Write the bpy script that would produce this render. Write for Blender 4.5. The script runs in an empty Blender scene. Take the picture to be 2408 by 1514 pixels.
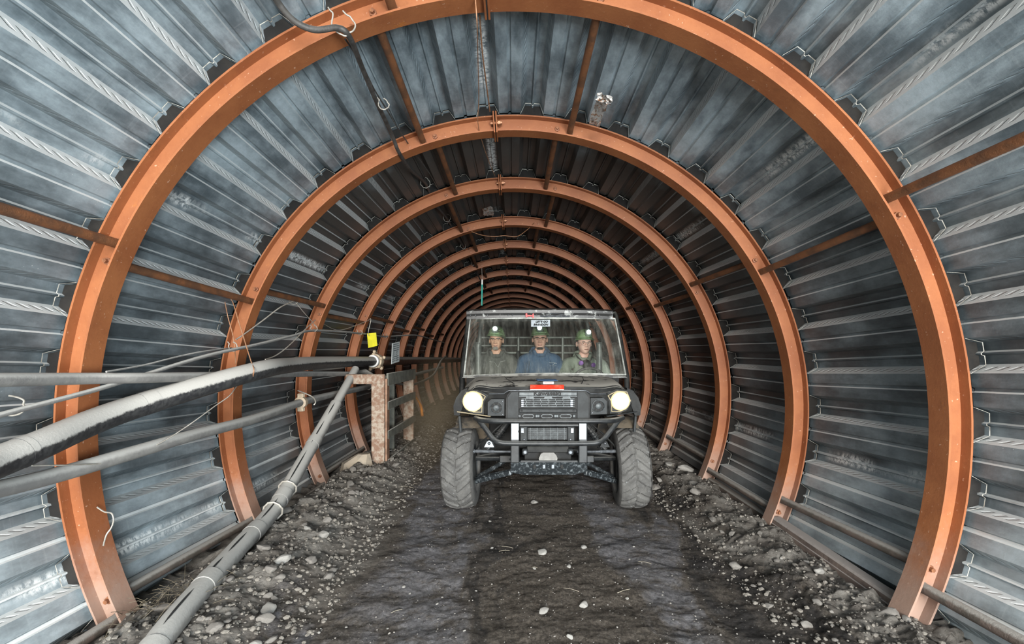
import bpy, math, random
from mathutils import Vector, Matrix, noise
random.seed(7)
PI = math.pi
SC = bpy.context.scene
COL = SC.collection
CAMZ = 1.22
F = 1130.0
def R(a): return math.radians(a)
def at(px, py, d):
    """world point seen at a photograph pixel, at depth d metres"""
    return Vector(((px - 1207) * d / F, d, CAMZ - (py - 826) * d / F))

# ------------------------------------------------------------------ mesh helpers
class MB:
    def __init__(s): s.v = []; s.f = []; s.m = []; s.uv = []
    def add(s, v, f, mi=0):
        o = len(s.v); s.v += [tuple(p) for p in v]
        s.f += [tuple(i + o for i in q) for q in f]; s.m += [mi] * len(f)
        return s
    def box(s, c, sz, rot=None, mi=0, bev=0.0):
        x, y, z = [k / 2 for k in sz]
        if bev > 0:
            b = min(bev, x * .9, y * .9, z * .9)
            vs = []; idx = {}
            for sx in (-1, 1):
                for sy in (-1, 1):
                    for sz_ in (-1, 1):
                        for ax in range(3):
                            p = [sx * (x - b), sy * (y - b), sz_ * (z - b)]
                            p[ax] = (sx * x, sy * y, sz_ * z)[ax]
                            idx[(sx, sy, sz_, ax)] = len(vs); vs.append(p)
            fs = []
            for ax in range(3):
                a, c2 = [(1, 2), (2, 0), (0, 1)][ax]
                for sg in (-1, 1):
                    q = []
                    for (u, w) in ((-1, -1), (1, -1), (1, 1), (-1, 1)):
                        k = [0, 0, 0]; k[ax] = sg; k[a] = u; k[c2] = w
                        q.append(idx[(k[0], k[1], k[2], ax)])
                    fs.append(q if sg > 0 else q[::-1])
            for ax in range(3):
                a, c2 = [(1, 2), (2, 0), (0, 1)][ax]
                for u in (-1, 1):
                    for w in (-1, 1):
                        k0 = [0, 0, 0]; k1 = [0, 0, 0]; k0[ax] = -1; k1[ax] = 1
                        for k in (k0, k1): k[a] = u; k[c2] = w
                        q = [idx[(*k0, a)], idx[(*k1, a)], idx[(*k1, c2)], idx[(*k0, c2)]]
                        fs.append(q if u * w > 0 else q[::-1])
            for sx in (-1, 1):
                for sy in (-1, 1):
                    for sz_ in (-1, 1):
                        q = [idx[(sx, sy, sz_, k)] for k in range(3)]
                        fs.append(q if sx * sy * sz_ > 0 else q[::-1])
        else:
            vs = [(-x, -y, -z), (x, -y, -z), (x, y, -z), (-x, y, -z), (-x, -y, z), (x, -y, z), (x, y, z), (-x, y, z)]
            fs = [(0, 3, 2, 1), (4, 5, 6, 7), (0, 1, 5, 4), (1, 2, 6, 5), (2, 3, 7, 6), (3, 0, 4, 7)]
        M = rot if rot is not None else Matrix.Identity(3)
        c = Vector(c)
        return s.add([M @ Vector(p) + c for p in vs], fs, mi)
    def bar(s, a, b, w, h, up=(0, 0, 1), mi=0, bev=0.0):
        a = Vector(a); b = Vector(b); d = b - a; L = d.length; d.normalize()
        u = Vector(up); x = d.cross(u)
        if x.length < 1e-4: x = d.cross(Vector((1, 0, 0)))
        x.normalize(); z = x.cross(d)
        M = Matrix((x, d, z)).transposed()
        return s.box((a + b) / 2, (w, L, h), M, mi, bev)
    def tube(s, pts, r, n=12, cap=True, mi=0, closed=False):
        pts = [Vector(p) for p in pts]
        N = len(pts); rs = r if isinstance(r, (list, tuple)) else [r] * N
        T = []
        for i in range(N):
            if closed: t = pts[(i + 1) % N] - pts[i - 1]
            else: t = pts[min(i + 1, N - 1)] - pts[max(i - 1, 0)]
            if t.length < 1e-9: t = Vector((0, 1, 0))
            T.append(t.normalized())
        ref = Vector((0, 0, 1)) if abs(T[0].z) < .9 else Vector((1, 0, 0))
        nrm = T[0].cross(ref).normalized(); vs = []
        for i in range(N):
            nrm = (nrm - T[i] * nrm.dot(T[i]))
            nrm = nrm.normalized() if nrm.length > 1e-6 else T[i].orthogonal().normalized()
            b = T[i].cross(nrm)
            for k in range(n):
                a = 2 * PI * k / n
                vs.append(pts[i] + (nrm * math.cos(a) + b * math.sin(a)) * rs[i])
        fs = []
        for i in range(N if closed else N - 1):
            j = (i + 1) % N
            for k in range(n):
                k2 = (k + 1) % n
                fs.append((i * n + k, i * n + k2, j * n + k2, j * n + k))
        if cap and not closed:
            fs.append(tuple(range(n))[::-1]); fs.append(tuple((N - 1) * n + k for k in range(n)))
        return s.add(vs, fs, mi)
    def cyl(s, a, b, r, n=16, mi=0): return s.tube([a, b], r, n, True, mi)
    def lathe(s, prof, c, axis=(0, 0, 1), n=24, mi=0, capends=True):
        """prof: list of (radius, height) along axis"""
        ax = Vector(axis).normalized(); x = ax.orthogonal().normalized(); y = ax.cross(x); c = Vector(c)
        vs = []
        for (r, h) in prof:
            for k in range(n):
                a = 2 * PI * k / n
                vs.append(c + ax * h + (x * math.cos(a) + y * math.sin(a)) * r)
        fs = []
        for i in range(len(prof) - 1):
            for k in range(n):
                k2 = (k + 1) % n
                fs.append((i * n + k, i * n + k2, (i + 1) * n + k2, (i + 1) * n + k))
        if capends:
            fs.append(tuple(range(n))[::-1]); fs.append(tuple((len(prof) - 1) * n + k for k in range(n)))
        return s.add(vs, fs, mi)
    def prism(s, poly, off, mi=0):
        """poly: list of 3D points (planar), extruded by vector off"""
        n = len(poly); off = Vector(off); P = [Vector(p) for p in poly]
        vs = P + [p + off for p in P]
        fs = [tuple(range(n))[::-1], tuple(range(n, 2 * n))] + [(i, (i + 1) % n, (i + 1) % n + n, i + n) for i in range(n)]
        return s.add(vs, fs, mi)
    def loft(s, rows, mi=0, closed=False, caps=False):
        n = len(rows[0]); vs = [p for r_ in rows for p in r_]; fs = []
        for i in range(len(rows) - 1):
            for k in range(n if closed else n - 1):
                k2 = (k + 1) % n
                fs.append((i * n + k, i * n + k2, (i + 1) * n + k2, (i + 1) * n + k))
        if caps:
            fs.append(tuple(range(n))[::-1]); fs.append(tuple((len(rows) - 1) * n + k for k in range(n)))
        return s.add(vs, fs, mi)
    def ball(s, c, r, n=12, mi=0, sc=(1, 1, 1)):
        c = Vector(c); rows = []
        for i in range(1, n):
            p = PI * i / n
            rows.append([c + Vector((sc[0] * r * math.sin(p) * math.cos(2 * PI * k / (n * 2)), sc[1] * r * math.sin(p) * math.sin(2 * PI * k / (n * 2)), -sc[2] * r * math.cos(p))) for k in range(n * 2)])
        return s.loft(rows, mi, True, True)
    def build(s, name, mats, parent=None, smooth=40, loc=None, fix=True):
        me = bpy.data.meshes.new(name)
        me.from_pydata(s.v, [], s.f)
        if not isinstance(mats, (list, tuple)): mats = [mats]
        for m in mats: me.materials.append(m)
        if len(mats) > 1: me.polygons.foreach_set('material_index', s.m)
        me.update()
        if fix: fixn(me)
        if smooth is not None:
            me.polygons.foreach_set('use_smooth', [True] * len(me.polygons))
            if smooth < 180: me.set_sharp_from_angle(angle=R(smooth))
        o = bpy.data.objects.new(name, me); COL.objects.link(o)
        if parent is not None: o.parent = parent
        if loc is not None: o.location = loc
        return o
import bmesh
def fixn(me):
    bm = bmesh.new(); bm.from_mesh(me)
    bmesh.ops.recalc_face_normals(bm, faces=bm.faces); bm.to_mesh(me); bm.free()
def tag(o, label=None, cat=None, group=None, kind=None):
    if label: o['label'] = label
    if cat: o['category'] = cat
    if group: o['group'] = group
    if kind: o['kind'] = kind
    return o
def empty(name, loc, rz=0):
    o = bpy.data.objects.new(name, None); COL.objects.link(o); o.location = loc; o.rotation_euler = (0, 0, rz)
    o.empty_display_size = .1
    return o
def smooth_path(pts, k=8):
    P = [Vector(p) for p in pts]; out = []
    for i in range(len(P) - 1):
        p0 = P[max(i - 1, 0)]; p1 = P[i]; p2 = P[i + 1]; p3 = P[min(i + 2, len(P) - 1)]
        for j in range(k):
            t = j / k
            out.append(.5 * ((2 * p1) + (p2 - p0) * t + (2 * p0 - 5 * p1 + 4 * p2 - p3) * t * t + (3 * p1 - p0 - 3 * p2 + p3) * t ** 3))
    out.append(P[-1]); return out

# ------------------------------------------------------------------ materials
class NT:
    def __init__(s, name):
        s.m = bpy.data.materials.new(name); s.m.use_nodes = True
        s.t = s.m.node_tree; s.b = s.t.nodes['Principled BSDF']; s.out = s.t.nodes['Material Output']
        s.geo = s.n('ShaderNodeNewGeometry')
        s.tc = s.n('ShaderNodeTexCoord')
    def n(s, ty, **k):
        x = s.t.nodes.new(ty)
        for a, v in k.items(): setattr(x, a, v)
        return x
    def l(s, a, b): s.t.links.new(a, b)
    def val(s, sock, v):
        if hasattr(v, 'is_linked') or hasattr(v, 'links'): s.l(v, sock)
        else: sock.default_value = v
    def math(s, op, a, b=0.0, c=0.0, clamp=False):
        x = s.n('ShaderNodeMath', operation=op); x.use_clamp = clamp
        s.val(x.inputs[0], a); s.val(x.inputs[1], b); s.val(x.inputs[2], c); return x.outputs[0]
    def mapped(s, vec, scale=(1, 1, 1), rot=(0, 0, 0), loc=(0, 0, 0)):
        x = s.n('ShaderNodeMapping'); s.l(vec, x.inputs[0]); x.inputs['Scale'].default_value = scale
        x.inputs['Rotation'].default_value = rot; x.inputs['Location'].default_value = loc; return x.outputs[0]
    def noise(s, vec, scale=5, detail=5, rough=.6, dist=0.0):
        x = s.n('ShaderNodeTexNoise'); s.l(vec, x.inputs['Vector']); x.inputs['Scale'].default_value = scale
        x.inputs['Detail'].default_value = detail; x.inputs['Roughness'].default_value = rough; x.inputs['Distortion'].default_value = dist
        return x.outputs[0]
    def voro(s, vec, scale=5, feature='F1', out='Distance'):
        x = s.n('ShaderNodeTexVoronoi', feature=feature); s.l(vec, x.inputs['Vector']); x.inputs['Scale'].default_value = scale
        return x.outputs[out]
    def ramp(s, f, lo, hi, a=0.0, b=1.0):
        x = s.n('ShaderNodeMapRange'); x.interpolation_type = 'SMOOTHSTEP'
        s.l(f, x.inputs[0]); x.inputs[1].default_value = lo; x.inputs[2].default_value = hi
        x.inputs[3].default_value = a; x.inputs[4].default_value = b; return x.outputs[0]
    def mix(s, f, a, b):
        x = s.n('ShaderNodeMix', data_type='RGBA')
        s.val(x.inputs[0], f)
        for k, v in ((6, a), (7, b)):
            if isinstance(v, tuple): x.inputs[k].default_value = (v[0], v[1], v[2], 1)
            else: s.l(v, x.inputs[k])
        return x.outputs[2]
    def bump(s, h, strength=.3, dist=.01, prev=None):
        x = s.n('ShaderNodeBump'); s.l(h, x.inputs['Height']); x.inputs['Strength'].default_value = strength
        x.inputs['Distance'].default_value = dist
        if prev is not None: s.l(prev, x.inputs['Normal'])
        return x.outputs[0]
    def set(s, col=None, rough=None, metal=None, normal=None, spec=None):
        if col is not None:
            if isinstance(col, tuple): s.b.inputs['Base Color'].default_value = (*col, 1)
            else: s.l(col, s.b.inputs['Base Color'])
        if rough is not None: s.val(s.b.inputs['Roughness'], rough)
        if metal is not None: s.val(s.b.inputs['Metallic'], metal)
        if spec is not None: s.b.inputs['Specular IOR Level'].default_value = spec
        if normal is not None: s.l(normal, s.b.inputs['Normal'])
        return s.m
def simple(name, c1, c2=None, scale=12, rough=.6, metal=0, bump=.2, bscale=60, dust=None, dlo=.3, dhi=.8, lo=.4, hi=.6, spec=None):
    t = NT(name); P = t.tc.outputs['Object']
    n = t.noise(P, scale, 6, .65)
    col = t.mix(t.ramp(n, lo, hi), c1, c2 if c2 else tuple(k * .75 for k in c1))
    if dust:
        sx = t.n('ShaderNodeSeparateXYZ'); t.l(t.geo.outputs['Normal'], sx.inputs[0])
        d = t.ramp(t.math('ADD', sx.outputs[2], t.math('MULTIPLY', t.math('SUBTRACT', t.noise(P, 40, 4, .7), .5), .5)), dlo, dhi)
        col = t.mix(d, col, dust)
    nb = t.bump(t.noise(P, bscale, 5, .7), bump, .006)
    return t.set(col, rough, metal, nb, spec)
def emis(name, c, st):
    t = NT(name); t.set((0, 0, 0), .4)
    t.b.inputs['Emission Color'].default_value = (*c, 1); t.b.inputs['Emission Strength'].default_value = st
    return t.m

# galvanised deck sheet ------------------------------------------------------
CZ = .82; RO = 2.0; RI = 1.895
NP = 42; PER = 2 * PI * RO / NP
def sheet_material():
    t = NT('galvanised_sheet')
    uvn = t.n('ShaderNodeUVMap'); uvn.uv_map = 'UVMap'
    sx = t.n('ShaderNodeSeparateXYZ'); t.l(uvn.outputs[0], sx.inputs[0])
    u, v = sx.outputs[0], sx.outputs[1]            # u metres of arc, v metres along the tunnel
    comb = t.n('ShaderNodeCombineXYZ'); t.l(u, comb.inputs[0]); t.l(v, comb.inputs[1]); P = comb.outputs[0]
    # spangle and streaks
    n1 = t.noise(t.mapped(P, (1, .35, 1)), 5, 6, .65)
    n2 = t.noise(t.mapped(P, (1.3, 1, 1)), 22, 5, .7)
    n3 = t.noise(t.mapped(P, (.5, .3, 1), loc=(3, 5, 0)), 3, 4, .6)
    c = t.mix(t.ramp(n1, .33, .68), (.095, .122, .138), (.43, .505, .54))
    c = t.mix(t.ramp(n2, .35, .8, 0, .35), c, (.13, .16, .17))
    # runs of water stain hang down across the flutes
    st = t.noise(t.mapped(P, (1.2, 22, 1)), 3, 3, .6)
    c = t.mix(t.ramp(st, .52, .8, 0, .16), c, (.52, .56, .56))
    # brown soot deeper in, an irregular edge
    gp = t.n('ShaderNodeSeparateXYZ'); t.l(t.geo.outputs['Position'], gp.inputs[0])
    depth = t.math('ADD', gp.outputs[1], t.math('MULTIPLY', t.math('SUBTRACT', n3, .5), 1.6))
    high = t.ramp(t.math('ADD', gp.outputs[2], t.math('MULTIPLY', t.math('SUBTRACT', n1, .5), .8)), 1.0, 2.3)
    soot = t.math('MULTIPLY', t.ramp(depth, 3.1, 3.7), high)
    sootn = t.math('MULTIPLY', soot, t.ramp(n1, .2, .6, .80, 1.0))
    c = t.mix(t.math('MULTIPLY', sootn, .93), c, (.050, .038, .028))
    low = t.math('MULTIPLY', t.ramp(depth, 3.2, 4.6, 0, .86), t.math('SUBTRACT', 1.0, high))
    side_dark = t.math('MULTIPLY', t.ramp(t.math('ADD', gp.outputs[2], t.math('MULTIPLY', t.math('SUBTRACT', n3, .5), .6)), 1.55, 2.25, 1, 0), t.ramp(gp.outputs[2], .25, .95))
    c = t.mix(t.math('MULTIPLY', side_dark, t.ramp(n1, .25, .75, .80, .50)), c, (.040, .048, .052))  # side walls darker around mid height
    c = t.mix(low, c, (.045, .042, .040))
    # dust lying on the lower part
    ng = t.n('ShaderNodeSeparateXYZ'); t.l(t.geo.outputs['Normal'], ng.inputs[0])
    fr = t.math('MULTIPLY', t.math('FRACT', t.math('DIVIDE', u, PER)), PER)
    wb = t.math('LESS_THAN', fr, .030)
    wb = t.math('MAXIMUM', wb, t.math('LESS_THAN', t.math('ABSOLUTE', t.math('SUBTRACT', fr, .140)), .015))
    wb = t.math('MAXIMUM', wb, t.math('LESS_THAN', t.math('ABSOLUTE', t.math('SUBTRACT', fr, .227)), .0125))
    wb = t.math('MAXIMUM', wb, t.math('LESS_THAN', t.math('ABSOLUTE', t.math('SUBTRACT', fr, .0775)), .0095))
    wb = t.math('ADD', .12, t.math('MULTIPLY', wb, .80))
    dm = t.ramp(t.math('ADD', ng.outputs[2], t.math('MULTIPLY', t.math('SUBTRACT', n2, .5), .15)), -.02, .30)
    c = t.mix(t.math('MULTIPLY', dm, wb), c, (.80, .81, .79))
    # white lime runs at a few laps
    fr3 = t.math('FRACT', t.math('DIVIDE', t.math('ADD', u, PER * 1.5), PER * 6))
    lap = t.math('MULTIPLY', t.ramp(fr3, .10, .118), t.ramp(fr3, .135, .15, 1, 0))
    lime = t.math('MULTIPLY', lap, t.ramp(t.noise(t.mapped(P, (6, 9, 1)), 4, 5, .75), .40, .58))
    lime = t.math('MULTIPLY', lime, t.ramp(n3, .46, .56))
    c = t.mix(lime, c, (.88, .89, .87))
    # small white flecks
    fl = t.voro(P, 42); flm = t.math('MULTIPLY', t.ramp(fl, .05, .09, 1, 0), t.ramp(n1, .55, .62))
    c = t.mix(t.math('MULTIPLY', flm, .7), c, (.7, .7, .68))
    # embossments pressed into the sloping webs
    def emb(c0, slant):
        d = t.math('SUBTRACT', fr, c0)
        inside = t.ramp(t.math('ABSOLUTE', d), .0045, .0065, 1, 0)
        ph = t.math('FRACT', t.math('ADD', t.math('DIVIDE', v, .052), t.math('MULTIPLY', d, slant)))
        return t.math('MULTIPLY', inside, t.ramp(t.math('ABSOLUTE', t.math('SUBTRACT', ph, .5)), .10, .26, 1, 0))
    e = t.math('ADD', emb(.015, 35), emb(.140, -35))
    b = t.bump(e, .9, .008)
    b = t.bump(n2, .12, .01, b)
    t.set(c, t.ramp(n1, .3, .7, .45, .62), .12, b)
    return t.m
M_sheet = sheet_material()
M_edge = simple('cut_sheet_edge', (.52, .50, .44), (.20, .18, .15), 14, .5, .2)
def rib_material():
    t = NT('rust_primer_steel'); P = t.tc.outputs['Object']
    n1 = t.noise(P, 3, 6, .7); n2 = t.noise(P, 60, 3, .6); n3 = t.noise(P, 9, 8, .75)
    c = t.mix(t.ramp(n1, .35, .65), (.30, .104, .036), (.235, .074, .025))
    c = t.mix(t.ramp(n3, .56, .70, 0, .7), c, (.20, .065, .022))
    c = t.mix(t.ramp(t.noise(t.mapped(P, (1, 1, 1), loc=(4, 1, 9)), 2.2, 8, .8), .60, .70, 0, .8), c, (.42, .14, .022))
    c = t.mix(t.ramp(n2, .66, .74, 0, .6), c, (.62, .40, .28))
    gp = t.n('ShaderNodeSeparateXYZ'); t.l(t.geo.outputs['Position'], gp.inputs[0])
    c = t.mix(t.math('MULTIPLY', t.ramp(t.math('ADD', gp.outputs[2], t.math('MULTIPLY', n3, .5)), .3, .75, 1, 0), .55), c, (.30, .27, .24))
    return t.set(c, .55, .0, t.bump(n2, .22, .003, t.bump(n3, .08, .004)))
M_rib = rib_material()
M_pipe = simple('rusty_pipe_steel', (.19, .075, .03), (.11, .05, .025), 9, .6, .1, .4, 80)
M_lowpipe = simple('dusty_pipe_steel', (.16, .12, .10), (.10, .085, .07), 9, .8, .1, .4, 80, dust=(.33, .31, .28))
M_bolt = simple('bolt_steel', (.33, .14, .06), (.2, .08, .04), 20, .45, .3)
M_hdpe = simple('dusty_black_hose', (.02, .02, .022), (.045, .045, .045), 30, .55, 0, .25, 90, dust=(.43, .415, .385), dlo=.0, dhi=.22)
M_grey = simple('dusty_grey_pipe', (.23, .222, .205), (.17, .163, .155), 8, .8, 0, .25, 70, dust=(.38, .37, .345), dlo=.0, dhi=.6)
M_cable = simple('black_cable', (.035, .033, .03), (.07, .065, .06), 20, .55, 0, .2, 90, dust=(.24, .23, .21), dlo=.5, dhi=1.0)
M_wire = simple('galvanised_wire', (.55, .52, .46), (.40, .37, .32), 20, .45, .4)
M_rwire = simple('rusty_wire', (.36, .2, .12), (.28, .13, .06), 20, .6, .2)
M_earth_shade = simple('earth_and_hollow_shade', (.014, .012, .010), (.007, .006, .0055), 9, .95)  # earth outside the lining, and painted shade in the flute hollows
M_wpost = simple('chipped_white_paint', (.34, .285, .225), (.20, .115, .075), 22, .75, 0, .4, 60, lo=.38, hi=.60)
M_rail = simple('grey_green_plank', (.15, .15, .125), (.10, .10, .085), 10, .8, 0, .4, 60, dust=(.3, .29, .26))
M_clamp = simple('tan_pipe_clamp', (.52, .42, .30), (.36, .28, .2), 25, .6, .1, .5, 60)
M_yellow = simple('yellow_plastic', (.72, .66, .03), (.6, .55, .03), 10, .55)
M_sign = simple('pale_sign_board', (.50, .54, .54), (.42, .46, .47), 10, .5)
M_ink = simple('grey_print', (.16, .18, .19), None, 10, .6)
M_foil = simple('crumpled_foil', (.75, .72, .68), (.42, .22, .12), 40, .3, .6, .8, 90, lo=.5, hi=.58)
M_teal = simple('teal_plastic', (.02, .40, .32), (.02, .34, .28), 10, .35)
M_white = simple('white_plastic', (.75, .76, .74), (.6, .6, .58), 10, .5)
def stone_mat(name, a, b):
    t = NT(name); P = t.tc.outputs['Object']
    oi = t.n('ShaderNodeObjectInfo')
    n = t.noise(P, 14, 8, .7)
    c = t.mix(t.ramp(n, .35, .65), a, b)
    c = t.mix(t.math('MULTIPLY', oi.outputs['Random'], .45), c, (.15, .135, .12))
    return t.set(c, .9, 0, t.bump(t.noise(P, 50, 6, .8), .6, .01))
M_stone = stone_mat('dusty_stone', (.27, .25, .225), (.19, .175, .155))
M_pale = stone_mat('pale_stone', (.44, .425, .39), (.31, .295, .27))
def ground_material():
    t = NT('dirt_track'); P = t.tc.outputs['Object']
    sx = t.n('ShaderNodeSeparateXYZ'); t.l(P, sx.inputs[0]); x, y = sx.outputs[0], sx.outputs[1]
    big = t.noise(t.mapped(P, (1.3, .45, 1)), 1.7, 5, .6, .4)
    mid = t.noise(t.mapped(P, (1, 1.1, 1)), 7, 8, .72)
    fine = t.noise(P, 60, 8, .85)
    peb = t.voro(P, 55); pebc = t.voro(P, 55, out='Color')
    brown = t.mix(t.ramp(fine, .35, .65), (.050, .040, .031), (.215, .182, .15))
    grey = t.mix(t.ramp(fine, .35, .65), (.135, .130, .136), (.33, .32, .332))
    xn = t.math('ADD', x, t.math('MULTIPLY', t.math('SUBTRACT', big, .5), 1.7))
    def band(c0, w, s): return t.math('MULTIPLY', t.ramp(t.math('ABSOLUTE', t.math('SUBTRACT', xn, c0)), w * .35, w, 1, 0), s)
    tr = t.math('MAXIMUM', band(-.52, .34, .95), band(.80, .26, .9))
    tr = t.math('MAXIMUM', tr, t.ramp(big, .56, .70, 0, .55))
    tr = t.math('MULTIPLY', tr, t.ramp(mid, .36, .54, .15, 1))
    c = t.mix(tr, brown, grey)
    drk = t.math('MAXIMUM', band(-.13, .12, .75), band(1.18, .16, .85))
    c = t.mix(t.math('MULTIPLY', drk, t.ramp(mid, .35, .6, .4, 1)), c, (.028, .027, .028))
    # dry pale rubble soil at both banks
    bank = t.math('MAXIMUM', t.ramp(xn, -1.15, -.75, 1, 0), t.ramp(xn, 1.25, 1.5))
    soil = t.mix(t.ramp(mid, .35, .62), (.16, .14, .12), (.34, .315, .28))
    c = t.mix(bank, c, soil)
    pm = t.math('MULTIPLY', t.ramp(peb, .14, .24, 1, 0), t.ramp(pebc, .62, .75))
    c = t.mix(t.math('MULTIPLY', pm, .7), c, (.36, .35, .33))
    h = t.math('ADD', t.math('MULTIPLY', mid, .6), t.math('ADD', t.math('MULTIPLY', fine, .55), t.math('MULTIPLY', t.noise(P, 24, 6, .75), .6)))
    b = t.bump(h, 1.0, .05)
    b = t.bump(t.voro(P, 30, 'SMOOTH_F1'), .35, .02, b)
    return t.set(c, .92, 0, b, .25)
M_ground = ground_material()

# ------------------------------------------------------------------ camera + light
cam = bpy.data.cameras.new('camera'); co = bpy.data.objects.new('camera', cam); COL.objects.link(co)
co.location = (0, 0, CAMZ); co.rotation_euler = (R(90), 0, 0)
cam.sensor_width = 36; cam.lens = F / 2408 * 36
cam.shift_x = -3 / 2408; cam.shift_y = 69 / 2408; cam.clip_start = .05; cam.clip_end = 100
SC.camera = co
SC.view_settings.view_transform = 'Standard'; SC.view_settings.look = 'None'
SC.view_settings.gamma = 1; SC.view_settings.use_curve_mapping = False
SC.view_settings.exposure = -0.12
SC.cycles.use_denoising = True; SC.cycles.use_adaptive_sampling = True; SC.cycles.adaptive_threshold = .02
SC.cycles.max_bounces = 8; SC.cycles.diffuse_bounces = 5; SC.cycles.transparent_max_bounces = 12
w = bpy.data.worlds.new('sky'); SC.world = w; w.use_nodes = True
bg = w.node_tree.nodes['Background']; bg.inputs[0].default_value = (.72, .86, 1.0, 1); bg.inputs[1].default_value = .45
def area(name, loc, tgt, sz, szy, power, col):
    l = bpy.data.lights.new(name, 'AREA'); l.shape = 'RECTANGLE'; l.size = sz; l.size_y = szy; l.energy = power; l.color = col
    o = bpy.data.objects.new(name, l); COL.objects.link(o); o.location = loc
    o.rotation_euler = (Vector(tgt) - Vector(loc)).to_track_quat('-Z', 'Y').to_euler()
    return o
area('mouth_daylight', (1.55, -2.3, .75), (-1.5, 2.6, 2.3), 1.5, 1.3, 400, (.84, .94, 1.0))
area('mouth_daylight_far', (0, -9, 2.6), (0, 12, .6), 3.6, 3.0, 3000, (1.0, .96, .90))
area('mouth_sky', (.3, -3.9, 4.4), (0, 3.2, .2), 3.2, 2.0, 480, (.88, .95, 1.0))

# ------------------------------------------------------------------ ribs
RY = [2.14, 3.30, 4.46, 5.74, 6.98, 8.2, 9.45, 10.75, 12.05, 13.35, 14.65, 15.95, 17.25, 18.55, 19.85, 21.15]
NEND = 24.0
JO = -3.6
def cz(y): return CZ + .055 * max(0.0, min(1.6, (3.30 - y) / 1.16))
def pol(th, r, y, y0=None): return (r * math.sin(R(th)), y, (CZ if y0 is None else cz(y0)) + r * math.cos(R(th)))
def beam(th0, th1, step=2.0):
    hw = .052; tf = .009; tw = .004
    prof = [(RI, -hw), (RI, hw), (RI + tf, hw), (RI + tf, tw), (RO - tf, tw), (RO - tf, hw), (RO, hw), (RO, -hw), (RO - tf, -hw), (RO - tf, -tw), (RI + tf, -tw), (RI + tf, -hw)]
    n = max(2, int(abs(th1 - th0) / step)); m = MB(); rows = []
    for i in range(n + 1):
        th = th0 + (th1 - th0) * i / n
        rows.append([pol(th, r, y) for (r, y) in prof])
    m.loft(rows, 0, True, True); return m
ordn = ['first', 'second', 'third', 'fourth', 'fifth', 'sixth', 'seventh', 'eighth', 'ninth', 'tenth', 'eleventh', 'twelfth', 'thirteenth', 'fourteenth', 'fifteenth', 'sixteenth']
BOLTA = [17.4 + JO * 0 - 0, ]
# tie positions: (mean angle from vertical, stagger sign)
TIES = [('crown_a', -17.3 , 1), ('crown_b', 10.2, -1), ('side_a', -66.2, 1), ('side_b', 59.6, -1), ('foot_a', -114.2, -1), ('foot_b', 109.8, 1)]
def stag(i): return 1.45 if i % 2 else -1.45
proto_mesh = {}
for i, y in enumerate(RY):
    rt = empty('arch_rib', (0, y, cz(y) - CZ))
    if i == 0: lab = 'big rust-orange steel arch rib, the first and largest, framing the whole view'
    elif i == 1: lab = 'rust-orange steel arch rib, second from the camera, joined by a bolted plate at its crown'
    else: lab = 'rust-orange steel arch rib, %s one counted from the largest arch inward' % ordn[i]
    tag(rt, lab, 'steel arch', 'rust-orange steel arch ribs')
    if 'l' not in proto_mesh:
        a = beam(-121, JO - .25); b = beam(JO + .25, 121)
        o1 = a.build('beam', M_rib, rt, 30); o2 = b.build('beam', M_rib, rt, 30)
        proto_mesh['l'] = (o1.data, o2.data)
        ms = []
        for sg in (-1, 1):
            m = MB(); th = JO + sg * .25
            rad = Vector((math.sin(R(th)), 0, math.cos(R(th)))); tan = Vector((math.cos(R(th)), 0, -math.sin(R(th))))
            M = Matrix((tan, Vector((0, 1, 0)), rad)).transposed()
            m.box(Vector((0, 0, CZ)) + rad * 1.947, (.010, .15, .145), M, 0, .002)
            ms.append(m.build('splice_plate', M_rib, rt, 30).data)
        proto_mesh['p'] = ms
        m = MB()
        c = Vector(pol(JO + .55, 1.950, -.045)); tn = Vector((math.cos(R(JO)), 0, -math.sin(R(JO))))
        m.lathe([(.019, 0), (.019, .016), (.011, .017), (.011, .028)], c, tn, 6)
        m.cyl(c - tn * .05, c, .010, 8)
        proto_mesh['b'] = m.build('bolt', M_bolt, rt, 30).data
        m = MB(); m.lathe([(.017, 0), (.017, -.012), (.010, -.013), (.010, -.028)], (0, -.004, 0), (0, 1, 0), 6)
        proto_mesh['tb'] = m.build('tie_bolt', M_bolt, rt, 30).data
        bpy.data.objects.remove(COL.objects['tie_bolt'])
    else:
        for d, nm in ((proto_mesh['l'][0], 'beam'), (proto_mesh['l'][1], 'beam'), (proto_mesh['p'][0], 'splice_plate'), (proto_mesh['p'][1], 'splice_plate'), (proto_mesh['b'], 'bolt')):
            o = bpy.data.objects.new(nm, d); COL.objects.link(o); o.parent = rt
    if i < 9:
        for (nm, th, sg) in TIES:
            o = bpy.data.objects.new('tie_bolt', proto_mesh['tb']); COL.objects.link(o); o.parent = rt
            o.location = pol(th + sg * stag(i) * .9, 1.945, 0)
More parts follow.
